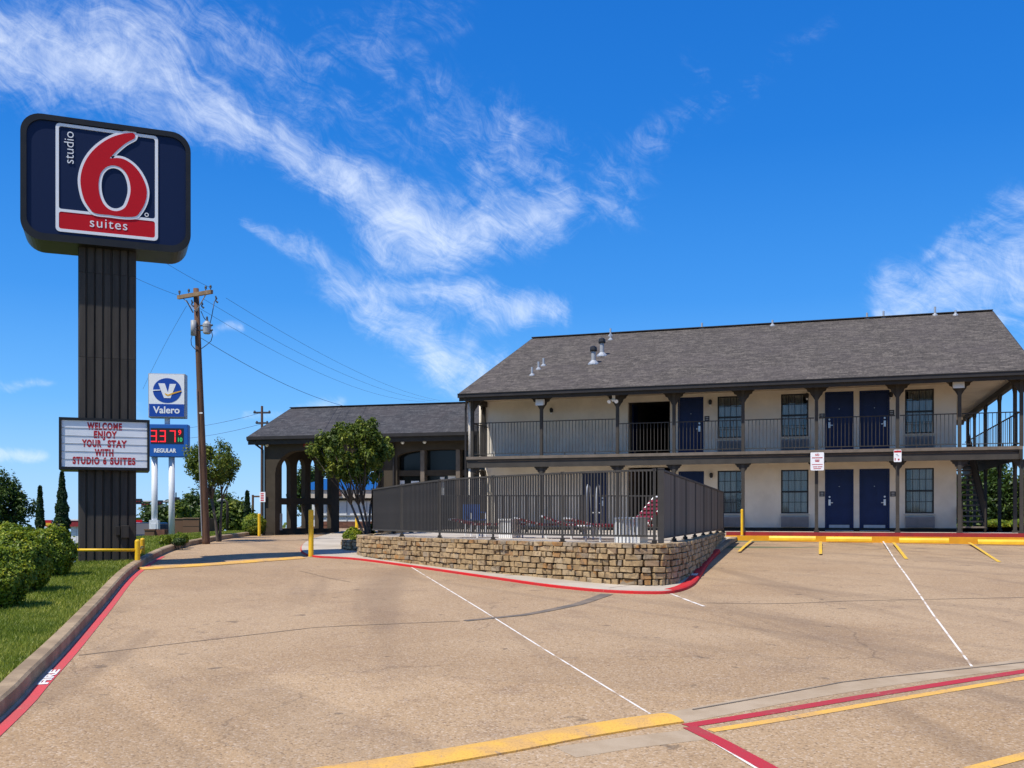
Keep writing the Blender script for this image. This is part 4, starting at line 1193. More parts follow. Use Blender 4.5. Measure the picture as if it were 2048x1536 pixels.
# end wall: arched openings above, square openings below
aw = []
dep = WF.b(670, 0.2)
for px in (548, 579, 607, 633):
    q = WF.b(px, 0.0) + 0.12
    q1 = q + 0.78
    z0_, z1_ = WH(996, 0.2, q), WH(917, 0.2, q)
    arch = [(q, z0_), (q1, z0_), (q1, z1_ - .39)] + [((q + q1) / 2 + .39 * math.cos(R(t)), z1_ - .39 + .39 * math.sin(R(t))) for t in range(15, 180, 15)] + [(q, z1_ - .39)]
    aw.append(arch); aw.append(rect(q, q1, WH(1057, .2, q), WH(1009, .2, q)))
dep = max(dep, aw[-1][1][0] + 0.9)
me = plate('arcade_wall', rect(0.0, dep, -0.3, zt), aw, 0.2, Matrix.Translation((0.2, 0, 0)) @ SIDE, M['wing'])
O('arcade_wall', me, wing)
# front of the porch: pillar, rounded haunch and beam
pr = WA(763, 0.0)
fr = [(0.0, -0.3), (0.5, -0.3), (0.5, zt - 1.25)] + [(0.5 + 1.0 - 1.0 * math.cos(R(t)), zt - 1.25 + 0.95 * math.sin(R(t))) for t in range(15, 91, 15)]
fr += [(pr - 1.0 + 1.0 * math.sin(R(t)), zt - 1.25 + .95 * math.cos(R(t))) for t in range(0, 91, 15)] + [(pr, -0.3), (pr + .02, -0.3), (pr + .02, zt), (0, zt)]
O('porch_arch', plate('porch_arch', fr, [], 0.4, Matrix.Translation((0.0, -0.2, 0)) @ FRONT, M['wing']), wing)
MB().box(0.02, pr, dep, dep + 0.35, zt - 0.6, zt).build('rear_beam', M['wing'], wing)
MB().box(-.03, 0.42, -.42, -.06, 0.0, 0.12).build('pillar_base', M['trim'], wing)
# lobby: front wall with one wide arched opening, mullions and dark glazing
l0, l1 = pr + 0.02, 9.5
o0, o1 = WA(797, 0.0), WA(938, 0.0) + 0.8
zb, zs_, zc = 0.2, WH(914, o0), WH(899, (o0 + o1) / 2)
arch = [(o0, zb), (o1, zb), (o1, zs_)] + [((o0 + o1) / 2 + (o1 - o0) / 2 * math.cos(R(t)), zs_ + (zc - zs_) * math.sin(R(t))) for t in range(10, 180, 10)] + [(o0, zs_)]
O('wall', plate('wall', rect(l0, l1, -0.3, zt), [arch], 0.3, Matrix.Translation((0, 0.0, 0)) @ FRONT, M['wing']), wing)
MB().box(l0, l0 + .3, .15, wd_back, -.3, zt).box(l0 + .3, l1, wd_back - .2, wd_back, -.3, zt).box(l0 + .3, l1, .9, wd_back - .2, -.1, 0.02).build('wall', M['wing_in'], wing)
for px0, px1 in ((841, 849), (912, 920)):
    MB().box(WA(px0, -.1), WA(px1, -.1), -.12, 0.3, zb, zc + .02).build('mullion', M['deck_edge'], wing)
MB().box(o0, o1, 0.02, .2, WH(952, o0), WH(941, o0)).build('transom', M['wing'], wing)
for a0_, a1_ in ((o0, WA(841, 0)), (WA(849, 0), WA(912, 0)), (WA(920, 0), o1)):
    MB().box(a0_ + .01, a1_ - .01, .24, .25, WH(941, o0), zc).build('pane', M['glass'], wing)
    MB().box(a0_ + .01, a1_ - .01, .24, .25, zb, WH(952, o0)).build('pane', M['glass'], wing)
# pale plates painted as sky reflections in the lower glass
for px0, px1, y0, y1 in ((799, 809, 961, 992), (822, 838, 962, 985), (880, 889, 954, 990), (896, 911, 942, 958), (923, 938, 941, 950)):
    MB().box(WA(px0, .2), WA(px1, .2), .205, .215, WH(y1, WA(px0, .2), .2), WH(y0, WA(px0, .2), .2)).build('sky_reflection', M['milk'], wing)
for px, py in ((806, 873), (535, 870), (850, 872)):
    MB().lathe((0, 0, 0), [(.03, 0), (.075, .05), (.06, .14)], 10).build('soffit_lamp', M['pvc'], wing, (WA(px, -.4), -.45, wze - .42))
MB().box(WA(607, -.42), WA(650, -.42), -.43, -.41, zt - .14, zt + .08).build('clearance_board', M['dark_red'], wing)
MB().path([(wl + .3, -.72, wze - .14), (wl + .32, -.6, wze - .32), (-.02, -.48, wze - .55), (-.02, -.48, 0.0)], .045, 8).build('downpipe', M['gutter'], wing)
MB().path([(WA(791, 0), -.2, wze - .3), (WA(791, 0), -.2, 0)], .045, 8).build('downpipe', M['gutter'], wing)
fp = MB().box(WA(520, -.5), WA(529, -.5) + .05, -.53, -.5, WH(1004, 0, -.5), WH(984, 0, -.5)).build('notice_plate', M['signwhite'], wing, label='small red and white notice on the porch pillar')
ax = WA(524.5, -.53); az_ = WH(994, 0, -.53)
for i, q in enumerate((.14, .07, 0, -.07, -.14)):
    MB().box(ax - .07, ax + .07, -.535, -.53, az_ + q - .02, az_ + q + .02).build('print', M['signred'], fp)
# a dark pier box of the porch with meters
MB().box(0.4, 0.46, -.05, .3, .2, .9).build('meter_box', M['grey'], wing)

# ================================================================== pylon sign
pf = at(213, 1135, 21.9)
prz = R(22)
PF = Frame(pf.x - .45 * math.sin(prz), pf.y + .45 * math.cos(prz), zg(pf.x, pf.y) + 0.1, prz)
pyl = thing('pylon_sign', 'tall charcoal pylon with navy number cabinet on top and white letter board halfway', 'sign', (PF.x, PF.y, PF.z), prz)
PA, PH = PF.a, PF.h
pw0, pw1 = PA(156, -.45), PA(272.5, -.45)
ztop = PH(492, 0, -.45)
core = MB().box(pw0 + .04, pw1 - .04, -.41, .41, -.3, ztop).build('pole', M['clad'], pyl)
nb = 7
bw_ = (pw1 - pw0) / nb
lev = [-0.05, PH(944, 0, -.45), PH(838, 0, -.45), PH(716, 0, -.45), PH(548, 0, -.45), ztop + .2]
for i in range(nb):
    for z0_, z1_ in zip(lev, lev[1:]):
        q0, q1 = pw0 + bw_ * i + .012, pw0 + bw_ * (i + 1) - .012
        MB().prism([(q0, -.41, 0), (q0 + .012, -.45, 0), (q1 - .012, -.45, 0), (q1, -.41, 0)], (0, 0, z1_ - z0_ - .006)).build('cladding_panel', M['clad'], core, (0, 0, z0_))
for s_, aa in ((1, pw1 - .04), (-1, pw0 + .04)):
    for j in range(4):
        q0, q1 = -.4 + .2 * j + .01, -.4 + .2 * (j + 1) - .01
        MB().prism([(aa, q0, -.05), (aa + s_ * .04, q0 + .012, -.05), (aa + s_ * .04, q1 - .012, -.05), (aa, q1, -.05)], (0, 0, ztop)).build('cladding_panel', M['clad'], core)
MB().box(pw0 - .25, pw1 + .12, -.6, .55, -.35, 0.0).build('concrete_foot', M['walk'], pyl)
e0, e1 = PA(242, -.5), PA(258, -.5)
MB().box(e0, e1, -.56, -.45, PH(1076, 0, -.5), PH(1051, 0, -.5)).build('electrical_box', M['clad'], pyl, bevel=.008)
MB().box(PA(231.5, -.5), PA(240, -.5), -.52, -.45, PH(1071, 0, -.5), PH(1053, 0, -.5)).build('electrical_box', M['clad'], pyl, bevel=.008)
# cabinet
CB = -.72                                         # front of the cabinet
c0, c1 = PA(41, CB), PA(381, CB)
cb0, cb1 = PH(492, 0, CB), PH(246, 0, CB)
cab = O('sign_cabinet', plate('sign_cabinet', rrect(c0, c1, cb0, cb1, .42, 8), [], 1.1, Matrix.Translation((0, CB + .59, 0)) @ FRONT, M['cabinet']), pyl)
ring = O('bezel', plate('bezel', rrect(c0 - .005, c1 + .005, cb0 - .005, cb1 + .005, .42, 8), [rrect(c0 + .115, c1 - .10, cb0 + .15, cb1 - .115, .34, 8)], .1, Matrix.Translation((0, CB + .03, 0)) @ FRONT, M['cabinet']), cab)
O('face', plate('face', rrect(c0 + .10, c1 - .09, cb0 + .14, cb1 - .105, .34, 8), [], .02, Matrix.Translation((0, CB + .03, 0)) @ FRONT, M['navy']), cab)
FB = CB + .018


def sp_(zx, zy):                                   # zoomed trace coordinate -> sign plane
    px, py = zx * .25, 180 + zy * .25
    a_ = PA(px, FB); return (a_, PH(py, a_, FB))


# border: straightened from the photograph
cs = [sp_(*q) for q in ((452, 245), (1268, 390), (1260, 1208), (438, 1130))]
lx, rx = (cs[0][0] + cs[3][0]) / 2, (cs[1][0] + cs[2][0]) / 2
ty, by = (cs[0][1] + cs[1][1]) / 2, (cs[2][1] + cs[3][1]) / 2
bt = .065
yb = (sp_(460, 962)[1] + sp_(1245, 1040)[1]) / 2
fm = lambda d: Matrix.Translation((0, FB + d, 0)) @ FRONT
O('border', plate('border', rrect(lx, rx, by, ty, .09, 5), [rrect(lx + bt, rx - bt, yb + .03, ty - bt, .05, 4), rrect(lx + bt, rx - bt, by + bt, yb - .03, .05, 4)], .02, fm(-.006), M['signwhite']), cab)
O('band', plate('band', rect(lx + bt - .01, rx - bt + .01, by + bt - .01, yb - .025), [], .014, fm(-.003), M['signred']), cab)
# the numeral, traced on the face and sheared square
def sq(zx, zy):
    fx_ = (zx - 452) / (1262 - 452)
    ytop = 245 + fx_ * 140 + (0); ybot = 962 + fx_ * 80
    f = (zy - ytop) / (ybot - ytop)
    return (lx + (zx - 445) / (1264 - 445) * (rx - lx), ty + (yb - ty) * f)


outer = [(1040, 350), (1062, 354), (1076, 372), (1070, 393), (1052, 404), (1000, 430), (940, 476), (895, 520), (872, 548), (930, 546), (990, 560), (1055, 602), (1108, 660), (1148, 730), (1170, 800), (1168, 865), (1148, 925), (1112, 982), (1078, 1012), (990, 1016), (870, 1002), (752, 988), (705, 942), (668, 880), (646, 800), (638, 720), (650, 640), (680, 562), (732, 488), (805, 424), (885, 380), (965, 357)]
inner = [(905, 605), (955, 622), (1000, 665), (1030, 735), (1038, 815), (1020, 890), (990, 945), (935, 970), (878, 962), (830, 925), (798, 865), (783, 795), (784, 725), (800, 665), (832, 626), (866, 608)]
so = [Vector((*sq(*q), 0)) for q in outer]; si = [Vector((*sq(*q), 0)) for q in inner]
cyc = lambda P, n: [p for i in range(len(P)) for p in [0.5 * ((2 * P[i]) + (P[(i + 1) % len(P)] - P[i - 1]) * t + (2 * P[i - 1] - 5 * P[i] + 4 * P[(i + 1) % len(P)] - P[(i + 2) % len(P)]) * t * t + (3 * P[i] - P[i - 1] - 3 * P[(i + 1) % len(P)] + P[(i + 2) % len(P)]) * t ** 3) for t in [j / n for j in range(n)]]]
so, si = cyc(so, 3), cyc(si, 4)


def grow(P, d):
    ar = sum(P[i - 1].x * P[i].y - P[i].x * P[i - 1].y for i in range(len(P)))
    sg = 1 if ar > 0 else -1; out = []
    for i in range(len(P)):
        t = (P[(i + 1) % len(P)] - P[i - 1]).normalized()
        out.append(P[i] + Vector((t.y, -t.x, 0)) * d * sg)
    return out


O('numeral_outline', plate('numeral_outline', [tuple(p.xy) for p in grow(so, .055)], [[tuple(p.xy) for p in grow(si, -.06)]], .02, fm(-.012), M['signwhite']), cab)
O('numeral', plate('numeral', [tuple(p.xy) for p in so], [[tuple(p.xy) for p in si]], .02, fm(-.02), M['signred']), cab)
def tm_(x, y, b_, rot=0.0): return Matrix.Translation((x, b_, y)) @ FRONT @ Matrix.Rotation(rot, 4, 'Z')
s0 = sq(552, 452)
O('lettering', text('lettering', 'studio', .285, tm_(s0[0], s0[1], FB - .012, R(90)), M['signwhite'], -.002, 1.02, .008), cab)
s0 = ((lx + rx) / 2 + .02, (by + bt + yb - .03) / 2)
O('lettering', text('lettering', 'suites', .30, tm_(s0[0], s0[1] + .01, FB - .014, 0), M['signwhite'], .0, 1.0, .008, space=1.14), cab)
rm = sq(1170, 998)
O('registered_mark', plate('registered_mark', [(rm[0] + .045 * math.cos(R(t)), rm[1] + .045 * math.sin(R(t))) for t in range(0, 360, 20)], [[(rm[0] + .028 * math.cos(R(t)), rm[1] + .028 * math.sin(R(t))) for t in range(0, 360, 20)]], .012, fm(-.012), M['signwhite']), cab)
# letter board
MBK = -.68
m0, m1 = PA(117.5, MBK), PA(299.5, MBK); mz0, mz1 = PH(940, 0, MBK), PH(837, 0, MBK)
brd = MB().box(m0, m1, MBK + .06, .64, mz0, mz1).build('letter_board', M['cabinet'], pyl)
O('board_frame', plate('board_frame', rect(m0, m1, mz0, mz1), [rect(m0 + .055, m1 - .055, mz0 + .06, mz1 - .055)], .12, Matrix.Translation((0, MBK + .06, 0)) @ FRONT, M['cabinet']), brd)
rows_ = 6
rh_ = (mz1 - mz0 - .115) / rows_
for i in range(rows_):
    zz = mz0 + .06 + rh_ * i
    MB().box(m0 + .055, m1 - .055, MBK + .03, MBK + .05, zz + .005, zz + rh_ - .005).build('track_panel', M['milk'], brd)
    MB().box(m0 + .055, m1 - .055, MBK + .022, MBK + .06, zz - .005, zz + .005).build('track', M['grey'], brd)
mm_ = (m0 + m1) / 2 + .02
def word(body, px0, px1, py):
    """one word of the letter board, stretched between two columns of the photograph"""
    me_ = text('lettering', body, .205, Matrix.Identity(4), M['letter'], .012, 1.0, .003, space=1.2)
    xs = [v.co.x for v in me_.vertices]; q0, q1 = PA(px0, MBK), PA(px1, MBK); k_ = (q1 - q0) / (max(xs) - min(xs))
    me_.transform(tm_(q0 - min(xs) * k_, PH(py, 0, MBK), MBK + .0285) @ Matrix.Diagonal((k_, 1, 1, 1)))
    O('lettering', me_, brd)


for q in (('WELCOME', 174, 244, 853.5), ('ENJOY', 187.5, 234, 870), ('YOUR', 163.5, 203, 888), ('STAY', 215, 254, 888), ('WITH', 189, 227, 906), ('STUDIO', 145, 199, 922.5), ('6', 206, 213, 922.5), ('SUITES', 220, 271, 922.5)): word(*q)

# yellow guard rail round the foot of the pylon
gp = G(275, 1132, 0.02)
rail = thing('guard_rail', 'yellow pipe guard rail round the foot of the charcoal pylon', 'guard rail', gp)
p2 = at(285, 1113, gp.y + 1.9) ; p2.z = zg(p2.x, p2.y)
p3 = at(148, 1150, gp.y - 0.55); p3.z = zg(p3.x, p3.y) + .12
rel = lambda p: Vector(p) - gp
for q, r_, hh in ((gp, .058, .56), (p2, .055, .50), (p3, .03, .5)):
    MB().lathe(rel(q), [(r_, -.1), (r_, hh), (r_ * .8, hh + .025), (r_ * .3, hh + .04)], 14).build('post', M['yellow'] if r_ > .04 else M['postwhite'], rail, smooth=False)
MB().tube(rel(gp) + Vector((0, 0, .36)), rel(at(148, 1100, p3.y)), .032, n=12).build('pipe', M['yellow'], rail, smooth=True)
MB().tube(rel(gp) + Vector((0, 0, .34)), rel(p2) + Vector((0, 0, .33)), .03, n=12).build('pipe', M['yellow'], rail, smooth=True)

# ================================================================== bollards, wheel stops, signs on posts, floodlights
for lb, px, py, hpx, rpx in (('tall yellow bollard at the tip of the red kerbed walk', 622, 1114, 95, 5.2), ('short yellow bollard beside the round clipped bush and porch pillar', 518.5, 1073, 46, 3),
                             ('yellow bollard behind the multi-stemmed tree', 713.5, 1061, 40, 3.2), ('slim yellow bollard standing at the gallery post by the fence end', 1484, 1076, 53, 2.6)):
    p = G(px, py)
    if px == 1484: p = BF.w(A(1484, -2.45), -2.45, 0); p.z = 1.24
    if px == 713.5: p = at(713.5, 1061, 38.0); p.z = zg(p.x, p.y)
    sc_ = p.y / FOC
    t = thing('bollard', lb, 'bollard', p, group='yellow bollards')
    MB().lathe((0, 0, 0), [(rpx * sc_, -.1), (rpx * sc_, hpx * sc_ - .03), (rpx * sc_ * .85, hpx * sc_ - .008), (rpx * sc_ * .3, hpx * sc_)], 16).build('post', M['yellow'], t)
    MB().lathe((0, 0, 0), [(rpx * sc_ * 1.5, -.05), (rpx * sc_ * 1.4, .012)], 16).build('footing', M['apron'], t)
for lb, px0, px1 in (('yellow wheel stop left of the white notice post', 1538, 1632), ('yellow wheel stop right of the white notice post', 1652, 1744), ('yellow wheel stop before the right-hand ground floor window', 1798, 1898), ('yellow wheel stop in front of the stair foot', 1955, 2070)):
    a0, a1 = A(px0, -2.95), A(px1, -2.95)
    c = BF.w((a0 + a1) / 2, -2.95); zc_ = zg(c.x, c.y)
    t = thing('wheel_stop', lb, 'wheel stop', (c.x, c.y, zc_), BF.r, group='yellow wheel stops along the room kerb')
    hl = (a1 - a0) / 2
    MB().prism([(-hl, -.09, -.03), (-hl, -.085, .05), (-hl, -.05, .115), (-hl, .05, .115), (-hl, .085, .05), (-hl, .09, -.03)], (2 * hl, 0, 0)).build('block', M['yellow'], t, bevel=.015)
    for s_ in (-1, 1): MB().lathe((s_ * hl * .7, 0, .11), [(.02, 0), (.02, .012)], 8).build('pin', M['grey'], t)


def plate_sign(label, px0, px1, py0, py1, prints):
    b_ = -2.02
    a0, a1 = A(px0, b_), A(px1, b_); z0_, z1_ = Hh(py1, a0, b_), Hh(py0, a0, b_)
    c = BF.w((a0 + a1) / 2, b_); wv, hv = a1 - a0, z1_ - z0_
    t = thing('notice_sign', label, 'notice sign', (c.x, c.y, FLOOR + z0_), BF.r)
    O('sign_plate', plate('sign_plate', rrect(-wv / 2, wv / 2, 0, hv, .03), [], .01, FRONT, M['signwhite']), t)
    for kind_, x, y, a_, bb in prints:
        if kind_ == 't': O('lettering', text('lettering', bb, a_ * hv, tm_(x * wv, y * hv, -.008), M['letter'], .003, .85, .003), t)
        else: MB().box(x * wv - a_ * wv / 2, x * wv + a_ * wv / 2, -.009, -.005, y * hv - bb * hv / 2, y * hv + bb * hv / 2).build('print', M['letter' if kind_ == 'r' else 'grey'], t)
    MB().box(-.02, .02, .005, .13, hv * .3, hv * .4).build('standoff', M['trim'], t)
    MB().lathe((0, -.005, hv * .96), [(.012, 0), (.012, .004)], 8).build('bolt', M['grey'], t)
    return t


plate_sign('large white notice with red print on the gallery post', 1621, 1648, 905, 941,
           [('t', 0, .855, .16, 'NO'), ('r', 0, .70, .78, .045), ('r', 0, .575, .34, .045), ('r', 0, .50, .3, .045), ('r', 0, .33, .8, .03), ('r', -.16, .2, .3, .04), ('r', .2, .2, .34, .04), ('r', 0, .1, .56, .035)])
plate_sign('small white notice with a red heading on the gallery post', 1787.5, 1803, 899.5, 924,
           [('r', 0, .85, .92, .16), ('g', -.12, .6, .3, .05), ('g', .05, .5, .3, .04), ('r', -.32, .22, .12, .2), ('r', .14, .2, .22, .14)])
for lb, px, py, wpx_, hpx in (('boxy white floodlight under the eave above the stair post', 1917, 769, 21, 16), ('white floodlight under the eave at the left bays of the gallery', 1080, 805, 17, 13)):
    b_ = GAL - .16; a_ = A(px, b_); z_ = Hh(py, a_, b_); c = BF.w(a_, b_); k_ = c.y / FOC
    t = thing('floodlight', lb, 'floodlight', (c.x, c.y, FLOOR + z_), BF.r, group='white floodlights under the eave')
    hw, hh = wpx_ * k_ / 2, hpx * k_ / 2
    MB().prism([(-hw, -.1, -hh), (-hw, -.04, hh), (-hw, .08, hh), (-hw, .08, -hh * .6)], (2 * hw, 0, 0)).build('housing', M['pvc'], t, bevel=.01)
    MB().prism([(-hw * .8, -.103, -hh * .75), (-hw * .8, -.06, hh * .7), (-hw * .8, -.05, hh * .7), (-hw * .8, -.09, -hh * .75)], (1.6 * hw, 0, 0)).build('lens', M['milk'], t)
    MB().bar((0, .05, hh), (0, .1, hh + .12), .04, .04).build('arm', M['trim'], t)
a_ = A(1227, GAL - .1); c = BF.w(a_, GAL - .1)
t = thing('security_lamp', 'twin white spot lamp under the eave beside the breezeway', 'spot lamp', (c.x, c.y, FLOOR + Hh(799, a_, GAL - .1)), BF.r)
MB().box(-.05, .05, 0, .05, -.07, .2).build('back_plate', M['pvc'], t)
for s_ in (-1, 1): MB().path([(0, 0, 0), (s_ * .09, -.04, -.03), (s_ * .13, -.14, -.09)], [.02, .03, .07], 10).build('spot', M['pvc'], t)

# ================================================================== pool fence and what stands behind it
fpt = [(745, 26.4), (830, 23.9), (912, 22.25), (1040, 20.55), (1165, 19.35), (1250, 18.75), (1322, 18.5)]
fxy = [Vector(((px - 1024) / FOC * Y, Y, 0)) for px, Y in fpt]
ftop = {0: 2.60, 1: 2.69, 2: 2.74, 3: 2.755, 4: 2.765, 5: 2.77, 6: 2.775}
fl_ = spline([Vector((p.x, p.y, ftop[i])) for i, p in enumerate(fxy)], 8)
fo = Vector((fxy[3].x, fxy[3].y, DECK - .03))
fen = thing('pool_fence', 'grey brown metal picket and board fence along the top of the stone wall', 'fence', fo)
pkm = MB().box(-.0115, .0115, -.0125, .0125, 0, 1).mesh('picket', M['fence'])
fst = resample(fl_, .074)
def rails(pts, zoff_top, zb_):
    top_ = [Vector((p.x, p.y, p.z + zoff_top)) - fo for p in pts]; bot_ = [Vector((p.x, p.y, zb_)) - fo for p in pts]
    for P_, n_ in ((top_, 'top_rail'), (bot_, 'bottom_rail')):
        bb = MB()
        for p, q in zip(P_, P_[1:]): bb.bar(p, q, .05, .038)
        bb.build(n_, M['fence'], fen)
rails(resample(fl_, .8), 0, 1.52)
for i, p in enumerate(fst):
    dz_ = Vector((p.x, p.y, 1.5)) - fo
    tang = fst[min(i + 1, len(fst) - 1)] - fst[max(i - 1, 0)]
    O('picket', pkm, fen, dz_, (0, 0, math.atan2(tang.y, tang.x)), (1, 1, p.z - 1.5))
def fpost(p, z1_, m=M['fence'], r_=.024):
    o = MB().box(-r_, r_, -r_, r_, 0, z1_ - DECK + .03).build('post', m, fen, Vector((p.x, p.y, DECK - .03)) - fo)
    MB().box(-.07, .07, -.07, .07, 0, .02).box(-.045, .045, -.045, .045, .02, .07).build('foot', M['trim'], o)
    MB().box(-r_ - .008, r_ + .008, -r_ - .008, r_ + .008, z1_ - DECK + .03, z1_ - DECK + .05).build('cap', M['fence'], o)
for i in range(0, len(fst), 28): fpost(fst[i], fst[i].z + .01)
corner = fst[-1]
endp = Vector(((1446 - 1024) / FOC * 29.6, 29.6, 2.60))
fpost(corner, 2.79, r_=.05)
bd = endp - corner; bd.z = 0; bl_ = bd.length; bd.normalize()
nsec = 7; bpr = 8
for s_ in range(nsec):
    q0 = bl_ * s_ / nsec
    fpost(corner + bd * (q0 + bl_ / nsec), 2.775 - .175 * (s_ + 1) / nsec)
    for j in range(bpr):
        wv = (bl_ / nsec - .08) / bpr; x = q0 + .05 + wv * (j + .5); zt_ = 2.75 - .175 * x / bl_
        p = corner + bd * x
        MB().box(-wv / 2 + .003, wv / 2 - .003, -.012, .012, 0, zt_ - 1.49).build('board', M['panel'], fen, Vector((p.x, p.y, 1.49)) - fo, rot=(0, 0, math.atan2(bd.y, bd.x)))
for z0_, z1_ in ((2.775, 2.60), (1.49, 1.49)):
    MB().bar(Vector((corner.x, corner.y, z0_)) - fo, Vector((endp.x, endp.y, z1_)) - fo, .06, .04).build('top_rail' if z0_ > 2 else 'bottom_rail', M['fence'], fen)
# far side of the enclosure
bk0, bk1 = Vector((-2.9, 30.6, 2.52)), Vector((5.9, 29.9, 2.49))
for q0, q1 in ((bk0, bk1), (fl_[0], bk0)):
    rails([q0, q1], (0 if q0 is bk0 else 0), 1.52)
    n_ = int((q1 - q0).length / .105); dd = q1 - q0
    for i in range(n_ + 1):
        p = q0 + dd * (i / n_)
        O('picket', pkm, fen, Vector((p.x, p.y, 1.5)) - fo, (0, 0, math.atan2(dd.y, dd.x)), (1.3, 1.3, p.z - 1.5))
        if i % 16 == 0: fpost(p, p.z + .01)


def lounger(label, x, y, rz, back=0.35, m=M['strap']):
    t = thing('pool_lounger', label, 'lounger', (x, y, DECK - .03), rz, group='red strapped loungers round the pool')
    fr_ = MB()
    for s_ in (-.3, .3): fr_.tube((s_, -.95, .32), (s_, .35, .32), .02, n=8).tube((s_, .35, .32), (s_, .95, .32 + back), .02, n=8)
    fr_.tube((-.3, -.95, .32), (.3, -.95, .32), .02, n=8).tube((-.3, .95, .32 + back), (.3, .95, .32 + back), .02, n=8)
    fr_.build('frame', M['pvc'], t)
    for sx_ in (-.3, .3):
        for sy_ in (-.75, .25): MB().tube((sx_, sy_, 0), (sx_, sy_, .32), .02, n=8).build('leg', M['pvc'], t)
    sm = MB().box(-.326, .326, -.032, .032, -.045, .006).mesh('strap', m)
    for i in range(22):
        y_ = -.9 + i * .083
        O('strap', sm, t, (0, y_, .342 if y_ < .35 else .342 + (y_ - .35) / .6 * back), (0 if y_ < .35 else math.atan2(back, .6), 0, 0))
    return t


lp = [(980, 23.6, 80, .12, 'red strapped lounger lying flat near the blue chair'), (1110, 23.0, 96, .15, 'red strapped lounger behind the middle of the picket fence'),
      (1165, 22.5, 85, .2, 'red strapped lounger in front of the lower blue door'), (1215, 21.6, 100, .15, 'red strapped lounger left of the white one with raised back')]
for px, Y, rz_, bk_, lb in lp: lounger(lb, (px - 1024) / FOC * Y, Y, R(rz_), bk_)
lounger('red strapped lounger with its back raised at the fence corner', (1248 - 1024) / FOC * 20.6, 20.6, R(-65), .62)
# white side tables / boxes in the sun
for lb, px, Y, wv, hv in (('white slatted box table beside the raised lounger', 1262, 19.55, .5, .47), ('low white slatted box table behind the fence', 1019, 23.2, .32, .42)):
    t = thing('box_table', lb, 'side table', ((px - 1024) / FOC * Y, Y, DECK - .03), R(-30))
    MB().box(-wv / 2 - .03, wv / 2 + .03, -.25, .25, hv, hv + .035).build('top', M['pvc'], t)
    for i in range(6): MB().box(-wv / 2 + wv * i / 6, -wv / 2 + wv * (i + .8) / 6, -.22, -.2, 0, hv).build('slat', M['pvc'], t)
    for sx_ in (-1, 1): MB().box(sx_ * wv / 2 - .02, sx_ * wv / 2 + .02, -.2, .22, 0, hv).build('side', M['pvc'], t)
bc = thing('plastic_chair', 'blue plastic chair with pale legs behind the picket fence', 'chair', ((951 - 1024) / FOC * 25.0, 25.0, DECK - .03), R(25))
MB().box(-.24, .24, -.22, .24, .4, .44).build('seat', M['bluechair'], bc, bevel=.015)
MB().prism([(-.24, .22, .44), (-.24, .26, .44), (-.2, .36, .82), (-.2, .32, .82)], (.46, 0, 0)).build('backrest', M['bluechair'], bc)
for sx_ in (-.2, .2):
    MB().box(sx_ - .03, sx_ + .03, -.2, .22, .6, .63).build('armrest', M['bluechair'], bc)
    for sy_ in (-.18, .2): MB().tube((sx_, sy_, 0), (sx_, sy_, .6 if sy_ < 0 else .42), .02, n=8).build('leg', M['pvc'], bc)
lad = thing('pool_handrail', 'pair of arched grey steel pool handrails before the lower blue door', 'handrail', ((1187 - 1024) / FOC * 24.5, 24.5, DECK - .03), R(-20))
for s_ in (-.13, .13):
    MB().path([(s_, -.2, 0), (s_, -.2, 1.0), (s_, -.16, 1.2), (s_, -.05, 1.3), (s_, .1, 1.26), (s_, .22, 1.05), (s_, .28, .7), (s_, .3, 0)], .022, 8).build('rail', M['grey'], lad, smooth=True)
for i in range(2): MB().tube((-.13, .29, .3 + .3 * i), (.13, .29, .3 + .3 * i), .018, n=8).build('step', M['grey'], lad)
# ================================================================== fuel price sign
GY = 34.0
gk = GY / FOC
gx0 = (336 - 1024) * gk
gb = Vector((gx0, GY, zg(gx0, GY) + .05))
gas = thing('fuel_price_sign', 'white and blue fuel price sign on two white posts behind the black pylon', 'fuel sign', gb, R(8))
pl = lambda px, py: ((px - 336.5) * gk, EYE + (HOR - py) * gk - gb.z)
for px, y1 in ((309.5, 913), (342.5, 913)):
    x, z = pl(px, y1)
    o = MB().tube((x, .1, -.3), (x, .1, z), .105, n=16).build('post', M['postwhite'], gas, smooth=True)
    if px < 320: MB().box(x - .15, x + .15, -.06, .26, -.2, .62).box(x - .08, x + .08, -.075, -.06, .15, .5).build('cabinet', M['postwhite'], o)
x, z = pl(334, 850)
MB().tube((x, .1, z - .1), (x, .1, z + .4), .09, n=12).build('post', M['postwhite'], gas, smooth=True)
(x0, z1), (x1, z0) = pl(300, 748), pl(371, 836)
lg = MB().box(x0, x1, -.12, .32, z0, z1).build('logo_panel', M['grey'], gas, bevel=.02)
O('face', plate('face', rrect(x0 + .03, x1 - .03, z0 + .03, z1 - .03, .04), [], .02, Matrix.Translation((0, -.125, 0)) @ FRONT, M['signwhite']), lg)
(bx0, bz1), (bx1, bz0) = pl(302, 809), pl(369, 834)
O('band', plate('band', rect(bx0, bx1, bz0, bz1), [], .02, Matrix.Translation((0, -.131, 0)) @ FRONT, M['vblue']), lg)
cx, cz = pl(336.5, 782)
O('emblem', plate('emblem', [(cx + .475 * math.cos(R(t)), cz + .43 * math.sin(R(t))) for t in range(0, 360, 8)], [], .02, Matrix.Translation((0, -.131, 0)) @ FRONT, M['vblue']), lg)
vz = lambda zx, zy: pl(zx / 4, 540 + zy / 4)
O('emblem_letter', plate('emblem_letter', [vz(*q) for q in ((1278, 912), (1328, 912), (1352, 985), (1366, 915), (1415, 915), (1372, 1028), (1322, 1028))], [], .02, Matrix.Translation((0, -.138, 0)) @ FRONT, M['signwhite']), lg)
